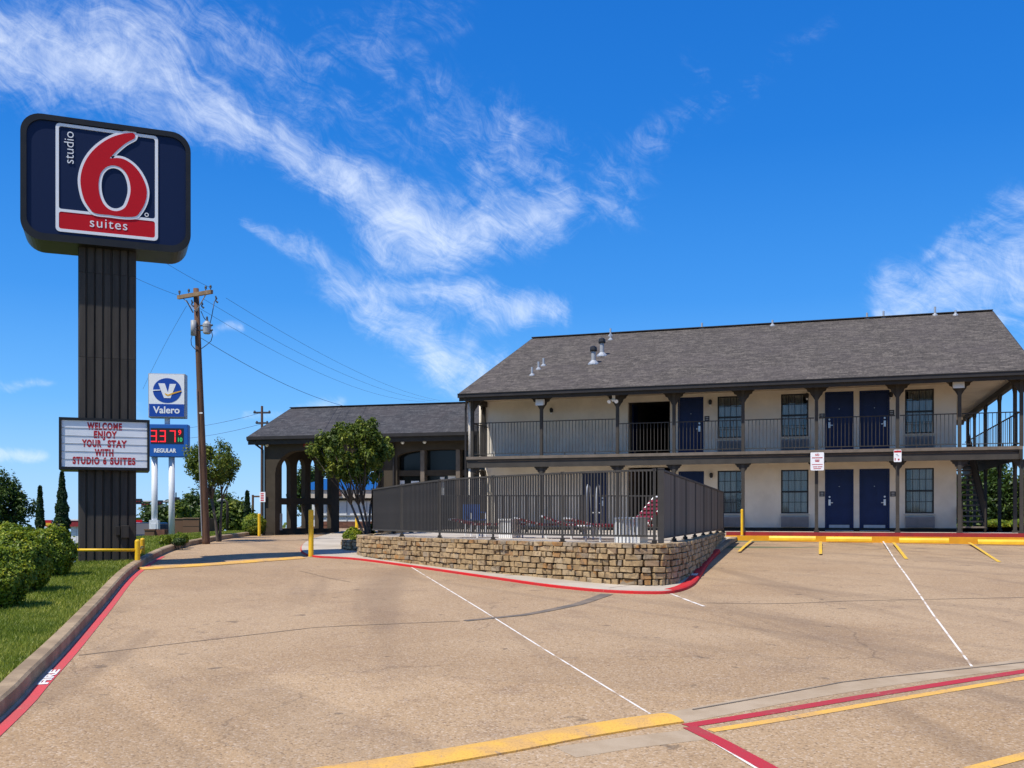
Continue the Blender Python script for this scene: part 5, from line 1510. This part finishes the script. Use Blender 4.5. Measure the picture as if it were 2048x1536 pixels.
O('emblem_swoosh', plate('emblem_swoosh', [vz(*q) for q in ((1326, 988), (1352, 1000), (1390, 985), (1455, 966), (1455, 974), (1398, 994), (1352, 1012), (1335, 1005))], [], .02, Matrix.Translation((0, -.145, 0)) @ FRONT, M['vyellow']), lg)
O('emblem_stroke', plate('emblem_stroke', [vz(*q) for q in ((1237, 964), (1296, 962), (1298, 968), (1237, 973))], [], .02, Matrix.Translation((0, -.145, 0)) @ FRONT, M['signwhite']), lg)
x, z = pl(335.5, 821.5)
O('lettering', text('lettering', 'Valero', .33, tm_(x, z, -.143), M['signwhite'], .008, 1.0, .01), lg)
(x0, z1), (x1, z0) = pl(302, 849), pl(376, 914)
pn = MB().box(x0, x1, -.12, .32, z0, z1).build('price_panel', M['pblue'], gas, bevel=.02)
(dx0, dz1), (dx1, dz0) = pl(305, 857), pl(368, 888)
MB().box(dx0, dx1, -.128, -.12, dz0, dz1).build('display', M['black'], pn)
SEG = {'3': 'abgcd', '7': 'abc'}
def digit(px, ch):
    x, z = pl(px, 873); hw, hh, tk = .105, .21, .05; bb = MB()
    S_ = dict(a=(-hw, hw, hh - tk, hh), g=(-hw, hw, -tk / 2, tk / 2), d=(-hw, hw, -hh, -hh + tk), b=(hw - tk, hw, 0, hh), c=(hw - tk, hw, -hh, 0))
    for k in SEG[ch]:
        q = S_[k]; bb.box(x + q[0] + .006, x + q[1] - .006, -.134, -.128, z + q[2] + .006, z + q[3] - .006)
    bb.build('digit', M['led_red'], pn)
digit(311, '3'); digit(328, '3'); digit(347, '7')
x, z = pl(320, 884); MB().box(x - .02, x + .02, -.134, -.128, z - .02, z + .02).build('digit', M['led_red'], pn)
x, z = pl(360.5, 866); O('digit', text('digit', '9', .24, tm_(x, z, -.131), M['led_red'], .006, .9, .006), pn)
x, z = pl(360.5, 880); O('digit', text('digit', '10', .2, tm_(x, z, -.131), M['led_green'], .006, .9, .006), pn)
x, z = pl(332, 902); O('lettering', text('lettering', 'REGULAR', .19, tm_(x, z, -.125), M['signwhite'], .008, .9, .006), pn)

# ================================================================== utility poles and wires
UY = 30.0
ub = at(412, 1082, UY); ub.z = zg(ub.x, ub.y) + .1
ut = at(392, 577, UY)
up = thing('utility_pole', 'leaning brown timber utility pole with crossarm and grey transformer by the drive', 'utility pole', ub)
top = ut - ub
P_ = lambda f: top * f
pol = MB().path([P_(-.03), P_(0), P_(.25), P_(.5), P_(.75), P_(1.0)], [.125, .12, .11, .1, .09, .082], 14).build('pole', M['polewood'], up, smooth=True)
hgt = top.z
def onp(px, py, off=0.0):                          # point of the pole's plane at a pixel
    return at(px, py, UY + off) - ub
arm_c = onp(391, 589, -.16); ad = Vector((math.cos(R(31)), -math.sin(R(31)), 0))
arm = MB().bar(arm_c - ad * .78, arm_c + ad * .72, .09, .115).build('crossarm', M['armwood'], up)
for s_ in (-.72, -.3, .45, .66):
    q = arm_c + ad * s_
    MB().lathe(q + Vector((0, 0, .05)), [(.012, 0), (.012, .06), (.04, .07), (.028, .1), (.04, .12), (.02, .16)], 10).build('insulator', M['wire'], arm)
for s_ in (-.55, .45): MB().bar(arm_c + ad * s_ - Vector((0, 0, .06)), arm_c + Vector((.0, .06, -.5)), .035, .012).build('brace', M['grey'], up)
MB().bar(onp(373, 601), onp(386, 625), .05, .03).build('brace', M['wire'], up)
for px, py in ((431, 592), (403, 603), (383, 600)):
    q = onp(px, py, -.2); MB().path([q, q + Vector((.03, 0, -.08)), q + Vector((.0, 0, -.14)), q + Vector((.07, 0, -.2))], [.02, .03, .02, .03], 8).build('cutout', M['wire'], up)
q = onp(414, 668, -.1)
tr_ = MB().lathe(q, [(.08, 0), (.12, .03), (.12, .2), (.13, .22), (.13, .3), (.08, .37), (.05, .4)], 14).build('transformer', M['grey'], up)
MB().lathe(q + Vector((0, 0, .38)), [(.03, 0), (.04, .05), (.025, .08), (.035, .12), (.015, .16)], 8).build('bushing', M['wire'], tr_)
for dz_ in (.1, .25): MB().tube(q + Vector((.1, -.02, dz_)), q + Vector((.18, -.03, dz_ + .02)), .03, n=8).build('bushing', M['wire'], tr_)
MB().bar(q + Vector((-.1, 0, .12)), q + Vector((-.32, .05, .12)), .04, .04).bar(q + Vector((-.1, 0, .26)), q + Vector((-.32, .05, .26)), .04, .04).build('hanger', M['wire'], tr_)
q = onp(387, 671, -.14)
MB().lathe(q, [(.085, 0), (.085, .46)], 12).build('cable_guard', M['grey'], up, smooth=True)
cb_ = lambda pts: MB().path([onp(*p, -.1) for p in pts], .013, 6).build('cable', M['wire'], up, smooth=True)
cb_(((423, 662), (425, 672), (422, 682), (413, 690), (402, 698))); cb_(((384, 672), (382, 680), (383, 690), (390, 698), (396, 700))); cb_(((402, 622), (407, 634), (411, 640))); cb_(((429, 602), (424, 630), (420, 648)))
MB().tube(P_(.02) + Vector((-.08, -.14, 0)), P_(.6) + Vector((-.06, -.13, 0)), .014, n=6).build('ground_wire', M['grey'], up)
MB().bar(onp(399, 826, -.17), onp(405, 826, -.17), .02, .04).build('tag', M['pvc'], up)


def wire(label, p, q, sag, r_=.005):
    t = thing('power_line', label, 'cable', p, group='overhead cables from the timber pole')
    n = 14; d = q - p
    MB().path([d * (i / n) - Vector((0, 0, sag * 4 * (i / n) * (1 - i / n))) for i in range(n + 1)], r_, 5).build('wire', M['wire'], t, smooth=True)
AW = lambda s_: ub + arm_c + ad * s_ + Vector((0, 0, .18))
W = at
wire('uppermost cable running right from the crossarm end to behind the roof', W(452, 596, 29.4), W(880, 801, 62), .5)
wire('cable running right from the middle of the crossarm to behind the roof', W(407, 598, 29.9), W(868, 802, 62), .6)
wire('cable running right from below the crossarm to behind the roof', W(400, 617, 29.9), W(850, 803, 62), .7)
wire('service drop from the transformer down to the lobby roof', W(402, 676, 29.9), W(692, 813, 44.5), .25, .008)
wire('cable rising left from the crossarm behind the tall sign', W(420, 575, 29.6), W(180, 415, 26), .15)
wire('cable from the crossarm going left behind the cladding of the tall sign', W(354, 590, 30.3), W(150, 490, 27), .1)
wire('slack drop from the crossarm towards the fuel sign', W(373, 612, 30.0), W(286, 778, 40), -.1)
wire('faint distant cable crossing just above the trees left of the lobby', W(300, 860, 80), W(520, 826, 66), .3, .012)
wire('lower faint distant cable crossing left of the lobby', W(300, 880, 80), W(522, 848, 66), .3, .012)
fb = Vector(((524 - 1024) / FOC * 66, 66, 1.06))
fpz = EYE + (HOR - 812) * 66 / FOC - fb.z
far_p = thing('utility_pole', 'distant thin utility pole rising behind the lobby roof corner', 'utility pole', fb)
MB().tube((0, 0, -.2), (0, 0, fpz), .11, .08, 8).build('pole', M['polewood'], far_p)
for z_, w_ in ((fpz - .45, .5), (fpz - 1.15, .35)):
    MB().bar((-w_, 0, z_), (w_, 0, z_), .1, .12).build('crossarm', M['wire'], far_p)
    for s_ in (-1, 1): MB().lathe((s_ * w_, 0, z_), [(.07, -.06), (.1, .02), (.05, .14)], 8).build('insulator', M['wire'], far_p)

# ================================================================== vegetation
def sph(n):
    d = rng.normal(size=(n, 3)); return d / np.linalg.norm(d, axis=1, keepdims=True)


def bush(label, base, rad, n, size=.055, m='leaf_bush', group=None, cat='bush', name='clipped_bush', lump=.1):
    t = thing(name, label, cat, base, group=group)
    rx, ry, rz_ = rad
    d = sph(n)
    ph = rng.uniform(0, 6.28, 6)
    lum = 1 + lump * (np.sin(5 * d[:, 0] + ph[0]) * np.sin(4 * d[:, 2] + ph[1]) + .7 * np.sin(9 * d[:, 1] + ph[2]) * np.sin(8 * d[:, 0] + ph[3])) + .03 * np.sin(17 * d[:, 2] + ph[4]) * np.sin(15 * d[:, 0] + ph[5])
    rr = lum * (1 - .17 * rng.random(n) ** 1.6 + .13 * (rng.random(n) > .91) * rng.random(n) * (1 + .8 * np.sin(11 * d[:, 0] + ph[1]) * np.sin(13 * d[:, 1] + ph[4])))
    P = d * rr[:, None] * np.array([rx, ry, rz_]) + np.array([0, 0, rz_ * .92])
    k = P[:, 2] > 0.01
    P, d = P[k], d[k]
    N = d + rng.normal(size=P.shape) * .55 + np.array([0, 0, .35])
    var = np.clip(rng.normal(.45, .2, len(P)), 0, 1)
    O('foliage', leaves_mesh('foliage', P, N, size * rng.uniform(.65, 1.3, len(P)), var, M[m], .55), t)
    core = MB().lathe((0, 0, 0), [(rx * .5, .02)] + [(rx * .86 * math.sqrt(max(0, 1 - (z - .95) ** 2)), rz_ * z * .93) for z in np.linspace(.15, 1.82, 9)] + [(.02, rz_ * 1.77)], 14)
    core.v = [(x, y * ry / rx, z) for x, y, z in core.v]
    core.build('dark_core', M['leaf_cyp'], t)  # solid dark core added inside the leaves to block light
    for i in range(3):
        a = i * 2.1; MB().tube((.08 * math.cos(a), .08 * math.sin(a), -.1), (.2 * math.cos(a), .2 * math.sin(a), rz_ * .6), .018, .012, 6).build('stem', M['bark'], t)
    return t


def bushpx(label, px, base_py, top_py, wpx_, Y=None, dz=.125, **kw):
    p = G(px, base_py, dz) if Y is None else at(px, base_py, Y)
    if Y is not None: p.z = zg(p.x, p.y) + dz * 0
    k = p.y / FOC
    hz = EYE + (HOR - top_py) * k - p.z
    r_ = wpx_ * k / 2
    return bush(label, p, (r_, r_ * .95, hz / 1.92), **kw)


HG = 'clipped round bushes along the lawn'
bushpx('nearest round clipped bush at the left edge of the lawn', -4, 1216, 1099, 124, n=11000, size=.05, group=HG)
bushpx('second clipped bush, touching the nearest one on the lawn', 44, 1184, 1063, 112, n=11000, size=.055, group=HG)
bushpx('far clipped bush beside the black pylon, last of the hedge row', 99, 1153, 1053, 94, n=10000, size=.055, group=HG)
bushpx('broad clipped bush behind the first two, its top under the left tree', 22, 1148, 1049, 112, n=10000, size=.06, group=HG)
bushpx('smooth dark round bush at the porch pillar', 508, 1073, 1027, 46, Y=39.5, n=6000, size=.06, m='leaf_bush', lump=.02)
bushpx('yellowish clipped bush behind the second post of the fuel sign', 362, 1088, 1066, 28, n=3500, size=.05)
bushpx('small dark round bush on the kerb below the fuel sign', 358, 1091, 1076, 24, n=2500, size=.05, m='leaf_dark')
bushpx('low green box hedge between the posts of the fuel sign', 330, 1090, 1070, 24, n=2500, size=.05)
bushpx('low green shrub in the stone planter', 707, 1078, 1056, 40, Y=27.9, n=4000, size=.06, lump=.12)
bushpx('taller green shrub behind the fence corner and planter', 740, 1078, 1050, 22, Y=28.6, n=2500, size=.06, lump=.12)
st = at(307, 1092, 32.5); st.z = zg(st.x, st.y)
tt = thing('utility_cabinet', 'low brown utility cabinet at the foot of the fuel sign', 'cabinet', st)
MB().box(-.22, .1, -.2, .2, 0, .34).box(-.24, .12, -.22, .22, .34, .38).build('body', M['brownwall'], tt); MB().box(.1, .42, -.15, .15, 0, .36).build('side_box', M['brick'], tt)


def tree(label, base, crown, rad, ncl, per, leaf, m='leaf_tree', stems=1, tr=.08, group=None, name='leafy_tree', cl_r=.3, fork=.3, seed=1, aspect=.45, nbr=22, up=.5):
    rs = np.random.default_rng(seed)
    t = thing(name, label, 'tree', base, group=group)
    c = Vector(crown) - Vector(base); rad = np.array(rad)
    d = rs.normal(size=(ncl, 3)); d /= np.linalg.norm(d, axis=1, keepdims=True)
    rr = rs.uniform(.35, 1.0, ncl) ** .55
    rr *= 1 + .16 * np.sin(3.1 * d[:, 0] + seed) * np.cos(2.7 * d[:, 2] + 2 * seed)
    C = d * rr[:, None] * rad * .92 + np.array(c)
    low = C[:, 2] < c.z - rad[2] * .35
    C[low, :2] = (C[low, :2] - np.array(c)[:2]) * .86 + np.array(c)[:2]
    C[:, 2] = np.maximum(C[:, 2], .3)
    trk = MB()
    forks = []
    fk = Vector((c.x * fork * 1.1, c.y * fork * 1.1, c.z * fork))
    for s_ in range(stems):
        a = 2 * math.pi * s_ / stems + .4
        b0 = Vector((math.cos(a), math.sin(a), 0)) * (tr * 1.1 if stems > 1 else 0)
        f_ = fk + Vector((math.cos(a), math.sin(a), 0)) * (rad[0] * .22 if stems > 1 else 0)
        trk.path([b0 - Vector((0, 0, .25)), b0, b0.lerp(f_, .5) + Vector((rs.normal() * tr * .5, rs.normal() * tr * .5, 0)), f_], [tr * 1.35, tr * 1.1, tr * .9, tr * .75], 10)
        forks.append(f_)
    for i in rs.choice(ncl, min(nbr, ncl), replace=False):
        q = Vector(C[i]); f_ = min(forks, key=lambda v: (v.xy - q.xy).length)
        md = f_.lerp(q, .5) + Vector((rs.normal() * .06, rs.normal() * .06, -.06 * rad[2])) * 1.0
        trk.path([f_ - Vector((0, 0, tr * .5)), f_.lerp(md, .5) + Vector((rs.normal() * .03, rs.normal() * .03, 0)), md, q], [tr * .62, tr * .45, tr * .33, tr * .12], 6)
    trk.build('trunk', M['bark'], t, smooth=True)
    n = ncl * per
    ci = np.repeat(np.arange(ncl), per)
    dd = rs.normal(size=(n, 3)); dd /= np.linalg.norm(dd, axis=1, keepdims=True)
    sz = cl_r * rs.uniform(.7, 1.25, ncl)[ci]
    P = C[ci] + dd * (sz * rs.random(n) ** .45)[:, None] * np.array([.8, .8, 1.25])
    N = dd * .8 + rs.normal(size=(n, 3)) * .5 + np.array([0, 0, up])
    var = np.clip(rs.normal(.4, .17, n) + (rs.normal(0, .12, ncl))[ci], 0, 1)
    O('crown', leaves_mesh('crown', P, N, leaf * rs.uniform(.6, 1.3, n), var, M[m], aspect), t)
    return t


def treepx(label, px0, px1, py0, py1, bpx, Y, bz=None, deep=1.0, **kw):
    k = Y / FOC
    b_ = Vector(((bpx - 1024) * k, Y, 0)); b_.z = (zg(b_.x, b_.y) if bz is None else bz)
    c = at((px0 + px1) / 2, (py0 + py1) / 2, Y)
    return tree(label, b_, c, ((px1 - px0) * k / 2, (px1 - px0) * k / 2 * deep, (py1 - py0) * k / 2), **kw)


treepx('bushy multi-stemmed tree in the stone planter before the porch', 614, 794, 838, 974, 737, 27.9, bz=1.15, ncl=200, per=88, leaf=.115, stems=4, tr=.04, cl_r=.17, fork=.42, seed=3, nbr=40, name='multi_stem_tree')
treepx('slender open-crowned tree on the grass right of the timber pole', 364, 487, 882, 978, 437, 31.5, bz=1.12, ncl=105, per=75, leaf=.1, stems=3, tr=.045, cl_r=.2, fork=.55, seed=5, nbr=30, name='slender_tree', up=.3)
treepx('large dark tree cut by the left edge behind the hedge', -60, 58, 955, 1075, 0, 42.0, ncl=130, per=80, leaf=.16, m='leaf_dark', tr=.14, cl_r=.36, fork=.35, seed=8, name='dark_tree')
BT = 'trees beyond the drive left of the porch'
for lb, a in (('dark bushy tree behind the left half of the brown enclosure', (282, 350, 1012, 1072, 318, 62, 11)), ('tall dark tree right behind the brown enclosure', (352, 408, 988, 1066, 382, 66, 12)),
              ('dark tree standing behind the slender tree trunk', (412, 474, 982, 1062, 444, 70, 13)), ('pale green round tree left of the thin cypress', (446, 500, 1008, 1062, 474, 58, 14)),
              ('light green tree just behind the fuel sign post', (346, 372, 1016, 1050, 360, 55, 15)), ('dark low tree between the pole and the slender tree', (395, 440, 1010, 1066, 420, 60, 16))):
    treepx(lb, *a[:5], a[5], ncl=70, per=60, leaf=.26, m='leaf_dark' if 'dark' in lb else 'leaf_tree', tr=.15, cl_r=.5, fork=.4, seed=a[6], group=BT, nbr=10)
treepx('leafy tree whose foliage shows through the porch arcade', 575, 655, 930, 1040, 612, 64, ncl=60, per=55, leaf=.28, m='leaf_dark', tr=.15, cl_r=.55, fork=.4, seed=17, group=BT, nbr=10)
RT = 'dark trees behind the stair end of the motel'
for lb, a in (('dark tree behind the lower gallery posts at the stair', (1950, 2060, 925, 1075, 2000, 62, 21)), ('dark tree behind the stair, seen between the posts', (1900, 1975, 940, 1075, 1935, 66, 22)), ('broad dark tree beyond the right frame edge behind the gallery', (2030, 2160, 915, 1070, 2095, 60, 23))):
    treepx(lb, *a[:5], a[5], ncl=110, per=70, leaf=.3, m='leaf_dark', tr=.16, cl_r=.62, fork=.3, seed=a[6], group=RT, nbr=10)
for lb, px, Y in (('low bright green shrub behind the gallery posts at the right', 2038, 55), ('low green shrub at the foot of the stair gallery', 1992, 56)):
    bushpx(lb, px, 1060, 1040, 44, Y=Y, n=3000, size=.16, lump=.12)


def cypress(label, px, py0, py1, wpx_, Y, seed):
    k = Y / FOC; b_ = Vector(((px - 1024) * k, Y, 0)); b_.z = zg(b_.x, b_.y)
    hgt_ = EYE + (HOR - py0) * k - b_.z; r0 = wpx_ * k / 2
    rs = np.random.default_rng(seed); n = 5200
    t = thing('cypress_tree', label, 'tree', b_, group='narrow cypresses')
    f = rs.random(n) ** .8
    rad_ = r0 * np.clip(np.minimum((1 - f) * 1.9, 1.0), .03, 1) ** .8 * np.minimum(1, .55 + f * 6)
    rad_ *= 1 + .16 * np.sin(f * 40 + rs.random() * 6)
    a = rs.random(n) * 6.283; rr = rad_ * (.72 + .33 * rs.random(n))
    P = np.stack([rr * np.cos(a), rr * np.sin(a), .05 + f * (hgt_ - .05)], 1)
    N = np.stack([np.cos(a), np.sin(a), np.full(n, .15)], 1) + rs.normal(size=(n, 3)) * .4
    O('crown', leaves_mesh('crown', P, N, .2 * rs.uniform(.6, 1.3, n) * (Y / 45), np.clip(rs.normal(.45, .2, n), 0, 1), M['leaf_cyp'], .4), t)
    MB().lathe((0, 0, 0), [(.1, -.2), (r0 * .5, .2), (r0 * .62, hgt_ * .4), (r0 * .3, hgt_ * .8), (.02, hgt_ * .96)], 8).build('trunk', M['leaf_cyp'], t)


cypress('slim dark cypress left of the wide one behind the hedge', 80, 974, 1075, 14, 52, 31)
cypress('wide dark cypress standing just left of the black pylon', 124, 945, 1085, 26, 42, 32)
cypress('thin dark cypress near the porch beside the round bush', 494.5, 984, 1062, 11, 56, 33)

# far belt of low trees where the land falls away
nb_ = 260; bx = rng.uniform(-330, 330, nb_); byy = rng.uniform(140, 175, nb_); per_ = 60
ci = np.repeat(np.arange(nb_), per_); dd = sph(nb_ * per_)
rr_ = rng.uniform(2.2, 4.2, nb_)[ci]
cz_ = np.array([zg(x, y) for x, y in zip(bx, byy)]) + 1.2
P = np.stack([bx[ci], byy[ci], cz_[ci]], 1) + dd * rr_[:, None] * np.array([1.5, 1, .62]) * (.7 + .3 * rng.random(nb_ * per_))[:, None]
O('far_woods', leaves_mesh('far_woods', P, dd + rng.normal(size=P.shape) * .4, 1.5 * rng.uniform(.6, 1.3, len(P)), np.clip(rng.normal(.4, .2, len(P)), 0, 1), M['leaf_dark'], .6), kind='stuff', label='far belt of low trees beyond the drive')

# lawn blades
gx_at = sorted([(p.y, p.x) for p in gutter]); gyv = np.array([q[0] for q in gx_at]); gxv = np.array([q[1] for q in gx_at])
def blades(n, y0, y1, wmax, hb, wb):
    Y = rng.uniform(y0, y1, n); off = .19 + wmax * rng.random(n); X = np.interp(Y, gyv, gxv) - off
    z = np.array([zg(x, y) for x, y in zip(X, Y)]) + .12
    a = rng.random(n) * 6.283; hh = hb * rng.uniform(.55, 1.25, n); ww = wb * rng.uniform(.7, 1.3, n)
    dx_, dy_ = np.cos(a), np.sin(a); lean = rng.normal(0, .5, (n, 2)) * hh[:, None]
    V = np.stack([np.stack([X - dx_ * ww, Y - dy_ * ww, z], 1), np.stack([X + dx_ * ww, Y + dy_ * ww, z], 1), np.stack([X + lean[:, 0], Y + lean[:, 1], z + hh], 1)], 1)
    return V
V = np.concatenate([blades(65000, 7.0, 13.5, 3.2, .055, .006), blades(50000, 13.5, 24, 3.6, .06, .009), blades(26000, 24, 42, 3.5, .07, .014)]).reshape(-1, 3)
n = len(V) // 3
me = bpy.data.meshes.new('grass'); me.vertices.add(3 * n); me.vertices.foreach_set('co', V.astype(np.float32).ravel())
me.loops.add(3 * n); me.loops.foreach_set('vertex_index', np.arange(3 * n, dtype=np.int32))
me.polygons.add(n); me.polygons.foreach_set('loop_start', np.arange(0, 3 * n, 3, dtype=np.int32)); me.polygons.foreach_set('loop_total', np.full(n, 3, dtype=np.int32))
me.update(calc_edges=True)
me.attributes.new('var', 'FLOAT', 'FACE').data.foreach_set('value', np.clip(rng.normal(.42, .2, n), 0, 1).astype(np.float32))
me.materials.append(M['blade'])
O('grass', me, kind='stuff', label='short mown lawn grass beside the kerb')

# ================================================================== far things
WY = 62.0
wk = WY / FOC
wb = Vector(((690 - 1024) * wk, WY, zg((690 - 1024) * wk, WY)))
far_b = thing('commercial_building', 'white building with a bright blue fascia seen through the porch', 'building', wb)
hz = lambda py: EYE + (HOR - py) * wk - wb.z
hx = lambda px: (px - 690) * wk
MB().box(hx(622), hx(960), .3, 9, -.2, hz(982)).build('wall', M['offwhite'], far_b)
MB().box(hx(620), hx(960), -.1, .3, hz(996), hz(980)).build('parapet', M['beige'], far_b)
arc = [(hx(620), hz(980)), (hx(960), hz(980)), (hx(960), hz(966))] + [(hx(620) + (hx(960) - hx(620)) * f, hz(966) + .55 * math.sin(math.pi * min(1, f * 1.6))) for f in np.linspace(.95, 0, 14)]
O('fascia', plate('fascia', arc, [], .3, Matrix.Translation((0, -.05, 0)) @ FRONT, M['skyblue']), far_b)
MB().box(hx(621), hx(960), .2, .32, hz(1032), hz(1030)).build('rail_line', M['grey'], far_b)
for px in (652, 692, 732): MB().box(hx(px) - .03, hx(px) + .03, .26, .31, 0, hz(996)).build('panel_joint', M['grey'], far_b)
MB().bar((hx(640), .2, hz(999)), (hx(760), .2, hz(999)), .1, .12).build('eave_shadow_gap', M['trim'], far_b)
bs = MB().box(hx(640), hx(960), -1.6, -1.3, -.1, .42).build('brick_planter', M['brick'], far_b)
bm_ = MB().box(0, .6, -.02, 0, 0, .1).mesh('brick', M['brick'])
for r_ in range(4):
    for i in range(14): O('brick', bm_, bs, (hx(655) + i * .62 + (r_ % 2) * .3, -1.6, .0 + r_ * .105))
MB().lathe((hx(680.5), -.12, hz(992)), [(.1, 0), (.12, .1), (.05, .25), (.02, .32)], 8).build('wall_light', M['brick'], far_b)

EY = 41.0
ek = EY / FOC
eb = Vector(((360 - 1024) * ek, EY, zg((372 - 1024) * ek, EY)))
enc = thing('refuse_enclosure', 'plain brown block enclosure behind the fuel sign posts', 'enclosure', eb)
ex = lambda px: (px - 360) * ek; ez = lambda py: EYE + (HOR - py) * ek - eb.z
MB().box(ex(322), ex(366), .9, 1.1, -.6, ez(1038)).build('wall', M['brownwall'], enc)
MB().box(ex(366), ex(398), .0, .25, -.6, ez(1037)).box(ex(394), ex(398), .25, 2.4, -.6, ez(1037)).build('wall', M['brownwall'], enc)
MB().box(ex(365.5), ex(398.5), -.03, .28, ez(1037), ez(1035.5)).box(ex(322), ex(365.5), .87, 1.13, ez(1038), ez(1036.5)).build('coping', M['armwood'], enc)
for z_ in (.3, .6, .9): MB().box(ex(366), ex(398), -.008, 0, z_ - .005, z_ + .005).build('block_joint', M['trim'], enc)
gs = thing('screen_fence', 'grey screen wall left of the brown enclosure', 'fence', at(295, 1074, 48))
MB().box(-.6, .5, 0, .1, -.6, .55).build('panel', M['greywall'], gs); MB().box(-.62, -.55, -.02, .12, -.6, .6).box(.45, .52, -.02, .12, -.6, .6).build('post', M['grey'], gs)

# dark pickup parked behind the pylon
cp = Vector((-17.3, 45.5, 0)); cp.z = zg(cp.x, cp.y)
car = thing('parked_pickup', 'black pickup mostly hidden behind the foot of the pylon', 'pickup', cp, R(82))
MB().prism([(-2.5, -.88, .45), (-2.5, -.88, 1.0), (-.8, -.88, 1.02), (-.6, -.84, 1.05), (-.1, -.78, 1.62), (1.0, -.78, 1.62), (1.45, -.84, 1.1), (2.5, -.86, .95), (2.55, -.88, .45)], (0, 1.76, 0)).build('body', M['car'], car, bevel=.05)
for s_ in (-1, 1):
    MB().prism([(-.45, s_ * .885, 1.1), (-.05, s_ * .83, 1.52), (.95, s_ * .83, 1.52), (1.3, s_ * .885, 1.12)], (0, s_ * .01, 0)).build('side_window', M['glass'], car)
    MB().box(-2.53, -2.49, s_ * .72 - .09, s_ * .72 + .09, .7, .98).build('tail_light', M['dark_red'], car)
    for x_ in (-1.55, 1.6):
        wh = MB().lathe((0, 0, -.12), [(.3, 0), (.37, .04), (.37, .2), (.3, .24)], 20).build('wheel', M['rubber'], car, (x_, s_ * .8, .37), rot=(R(90), 0, 0), smooth=False)
        MB().lathe((0, 0, -.13), [(.2, 0), (.21, .26)], 14).build('rim', M['grey'], wh)
MB().box(-2.55, -2.5, -.8, .8, .42, .55).build('bumper', M['steel'], car)
# fuel station canopies beyond the hedge
for lb, px, py0, py1, wpx_, Y in (('dark red canopy fascia between the cypress and the pylon', 150, 1041, 1053, 40, 75), ('small red and orange sign board between the two cypresses', 95, 1040, 1053, 15, 70)):
    k = Y / FOC; b_ = Vector(((px - 1024) * k, Y, 0)); b_.z = zg(b_.x, b_.y); z0_, z1_ = EYE + (HOR - py1) * k - b_.z, EYE + (HOR - py0) * k - b_.z; hw = wpx_ * k / 2
    t = thing('roadside_canopy' if wpx_ > 20 else 'roadside_sign', lb, 'canopy' if wpx_ > 20 else 'sign', b_)
    MB().box(-hw, hw, 0, hw if wpx_ > 20 else .2, z0_, z1_).build('fascia', M['dark_red'] if wpx_ > 20 else M['letter'], t)
    if wpx_ > 20: MB().box(-hw * 1.02, hw * 1.02, -.05, hw, z1_, z1_ + .1).build('top_trim', M['white_paint'], t)
    else: MB().box(-hw * .7, hw * .9, -.02, 0, z0_ + .08, z0_ + .26).build('board', M['vyellow'], t)
    for x_ in (-hw * .3, hw * .25): MB().box(x_ - .22, x_ + .22, .3, .7, -.1, z0_).build('column', M['white_paint'], t)
rs_ = at(272, 1048, 58); b_ = Vector((rs_.x, rs_.y, zg(rs_.x, rs_.y)))
t = thing('roadside_sign', 'plain red sign panel peeping out right of the pylon', 'sign', b_)
MB().box(-.35, .35, 0, .15, rs_.z - b_.z - .28, rs_.z - b_.z + .24).build('panel', M['signred'], t); MB().box(-.05, .05, .03, .1, -.1, rs_.z - b_.z - .28).build('post', M['grey'], t)

# traffic signal on a mast arm, street lamps
SY = 72.0; sk = SY / FOC
b_ = Vector(((366 - 1024) * sk, SY, 0)); b_.z = zg(b_.x, b_.y)
sig = thing('traffic_signal', 'traffic signals on a long mast arm behind the fuel sign', 'traffic signal', b_)
sz_ = lambda py: EYE + (HOR - py) * sk - b_.z; sx_ = lambda px: (px - 366) * sk
MB().tube((0, 0, -.2), (0, 0, sz_(1000)), .16, .11, 10).build('pole', M['grey'], sig)
MB().tube((0, 0, sz_(1003)), (sx_(272), 0, sz_(1003)), .1, .07, 8).build('mast_arm', M['grey'], sig)
for px, py in ((277, 1003), (293, 1009), (318, 1006), (352, 1000)):
    h_ = MB().box(sx_(px) - .3, sx_(px) + .3, -.25, -.05, sz_(py) - .2, sz_(py) + .2).build('signal_head', M['black'], sig)
    for i in (-1, 0, 1): MB().lathe((sx_(px) + i * .19, -.25, sz_(py)), [(.07, -.03), (.07, .03)], 8).build('lens', M['dark_red'], h_)
MB().tube((sx_(352), 0, sz_(1000)), (sx_(352), 0, sz_(985)), .05, n=6).build('camera_mast', M['black'], sig)
MB().box(sx_(292.5) - .12, sx_(292.5) + .12, -.2, 0, sz_(1015), sz_(1005)).build('signal_head', M['black'], sig)
LY = 46.0; lk = LY / FOC
b_ = Vector(((455 - 1024) * lk, LY, 0)); b_.z = zg(b_.x, b_.y)
lam = thing('street_lamp', 'grey cobra-head street lamp behind the slender tree', 'street lamp', b_)
lz = lambda py: EYE + (HOR - py) * lk - b_.z
MB().path([(0, 0, -.2), (0, 0, lz(1012)), (-.03, 0, lz(1004)), (-.15, 0, lz(1001))], [.07, .06, .05, .04], 10).build('pole', M['trim'], lam, smooth=True)
MB().path([(-.12, 0, lz(1001)), (-.3, 0, lz(1000)), (-.5, 0, lz(1002.5))], [.05, .09, .04], 10).build('lamp_head', M['grey'], lam, smooth=True)
b_ = Vector(((505 - 1024) * .0297, 58, 0)); b_.z = zg(b_.x, b_.y)
gp_ = thing('sign_gantry', 'thin green post with a side arm behind the round bush', 'post', b_)
MB().tube((0, 0, -.1), (0, 0, 2.7), .07, n=8).build('pole', M['brownwall'], gp_); MB().bar((0, 0, 2.6), (.9, 0, 2.6), .08, .1).build('arm', M['brownwall'], gp_)
print('objects', len(bpy.data.objects), 'tris', sum(len(o.data.polygons) for o in bpy.data.objects if o.type == 'MESH'))
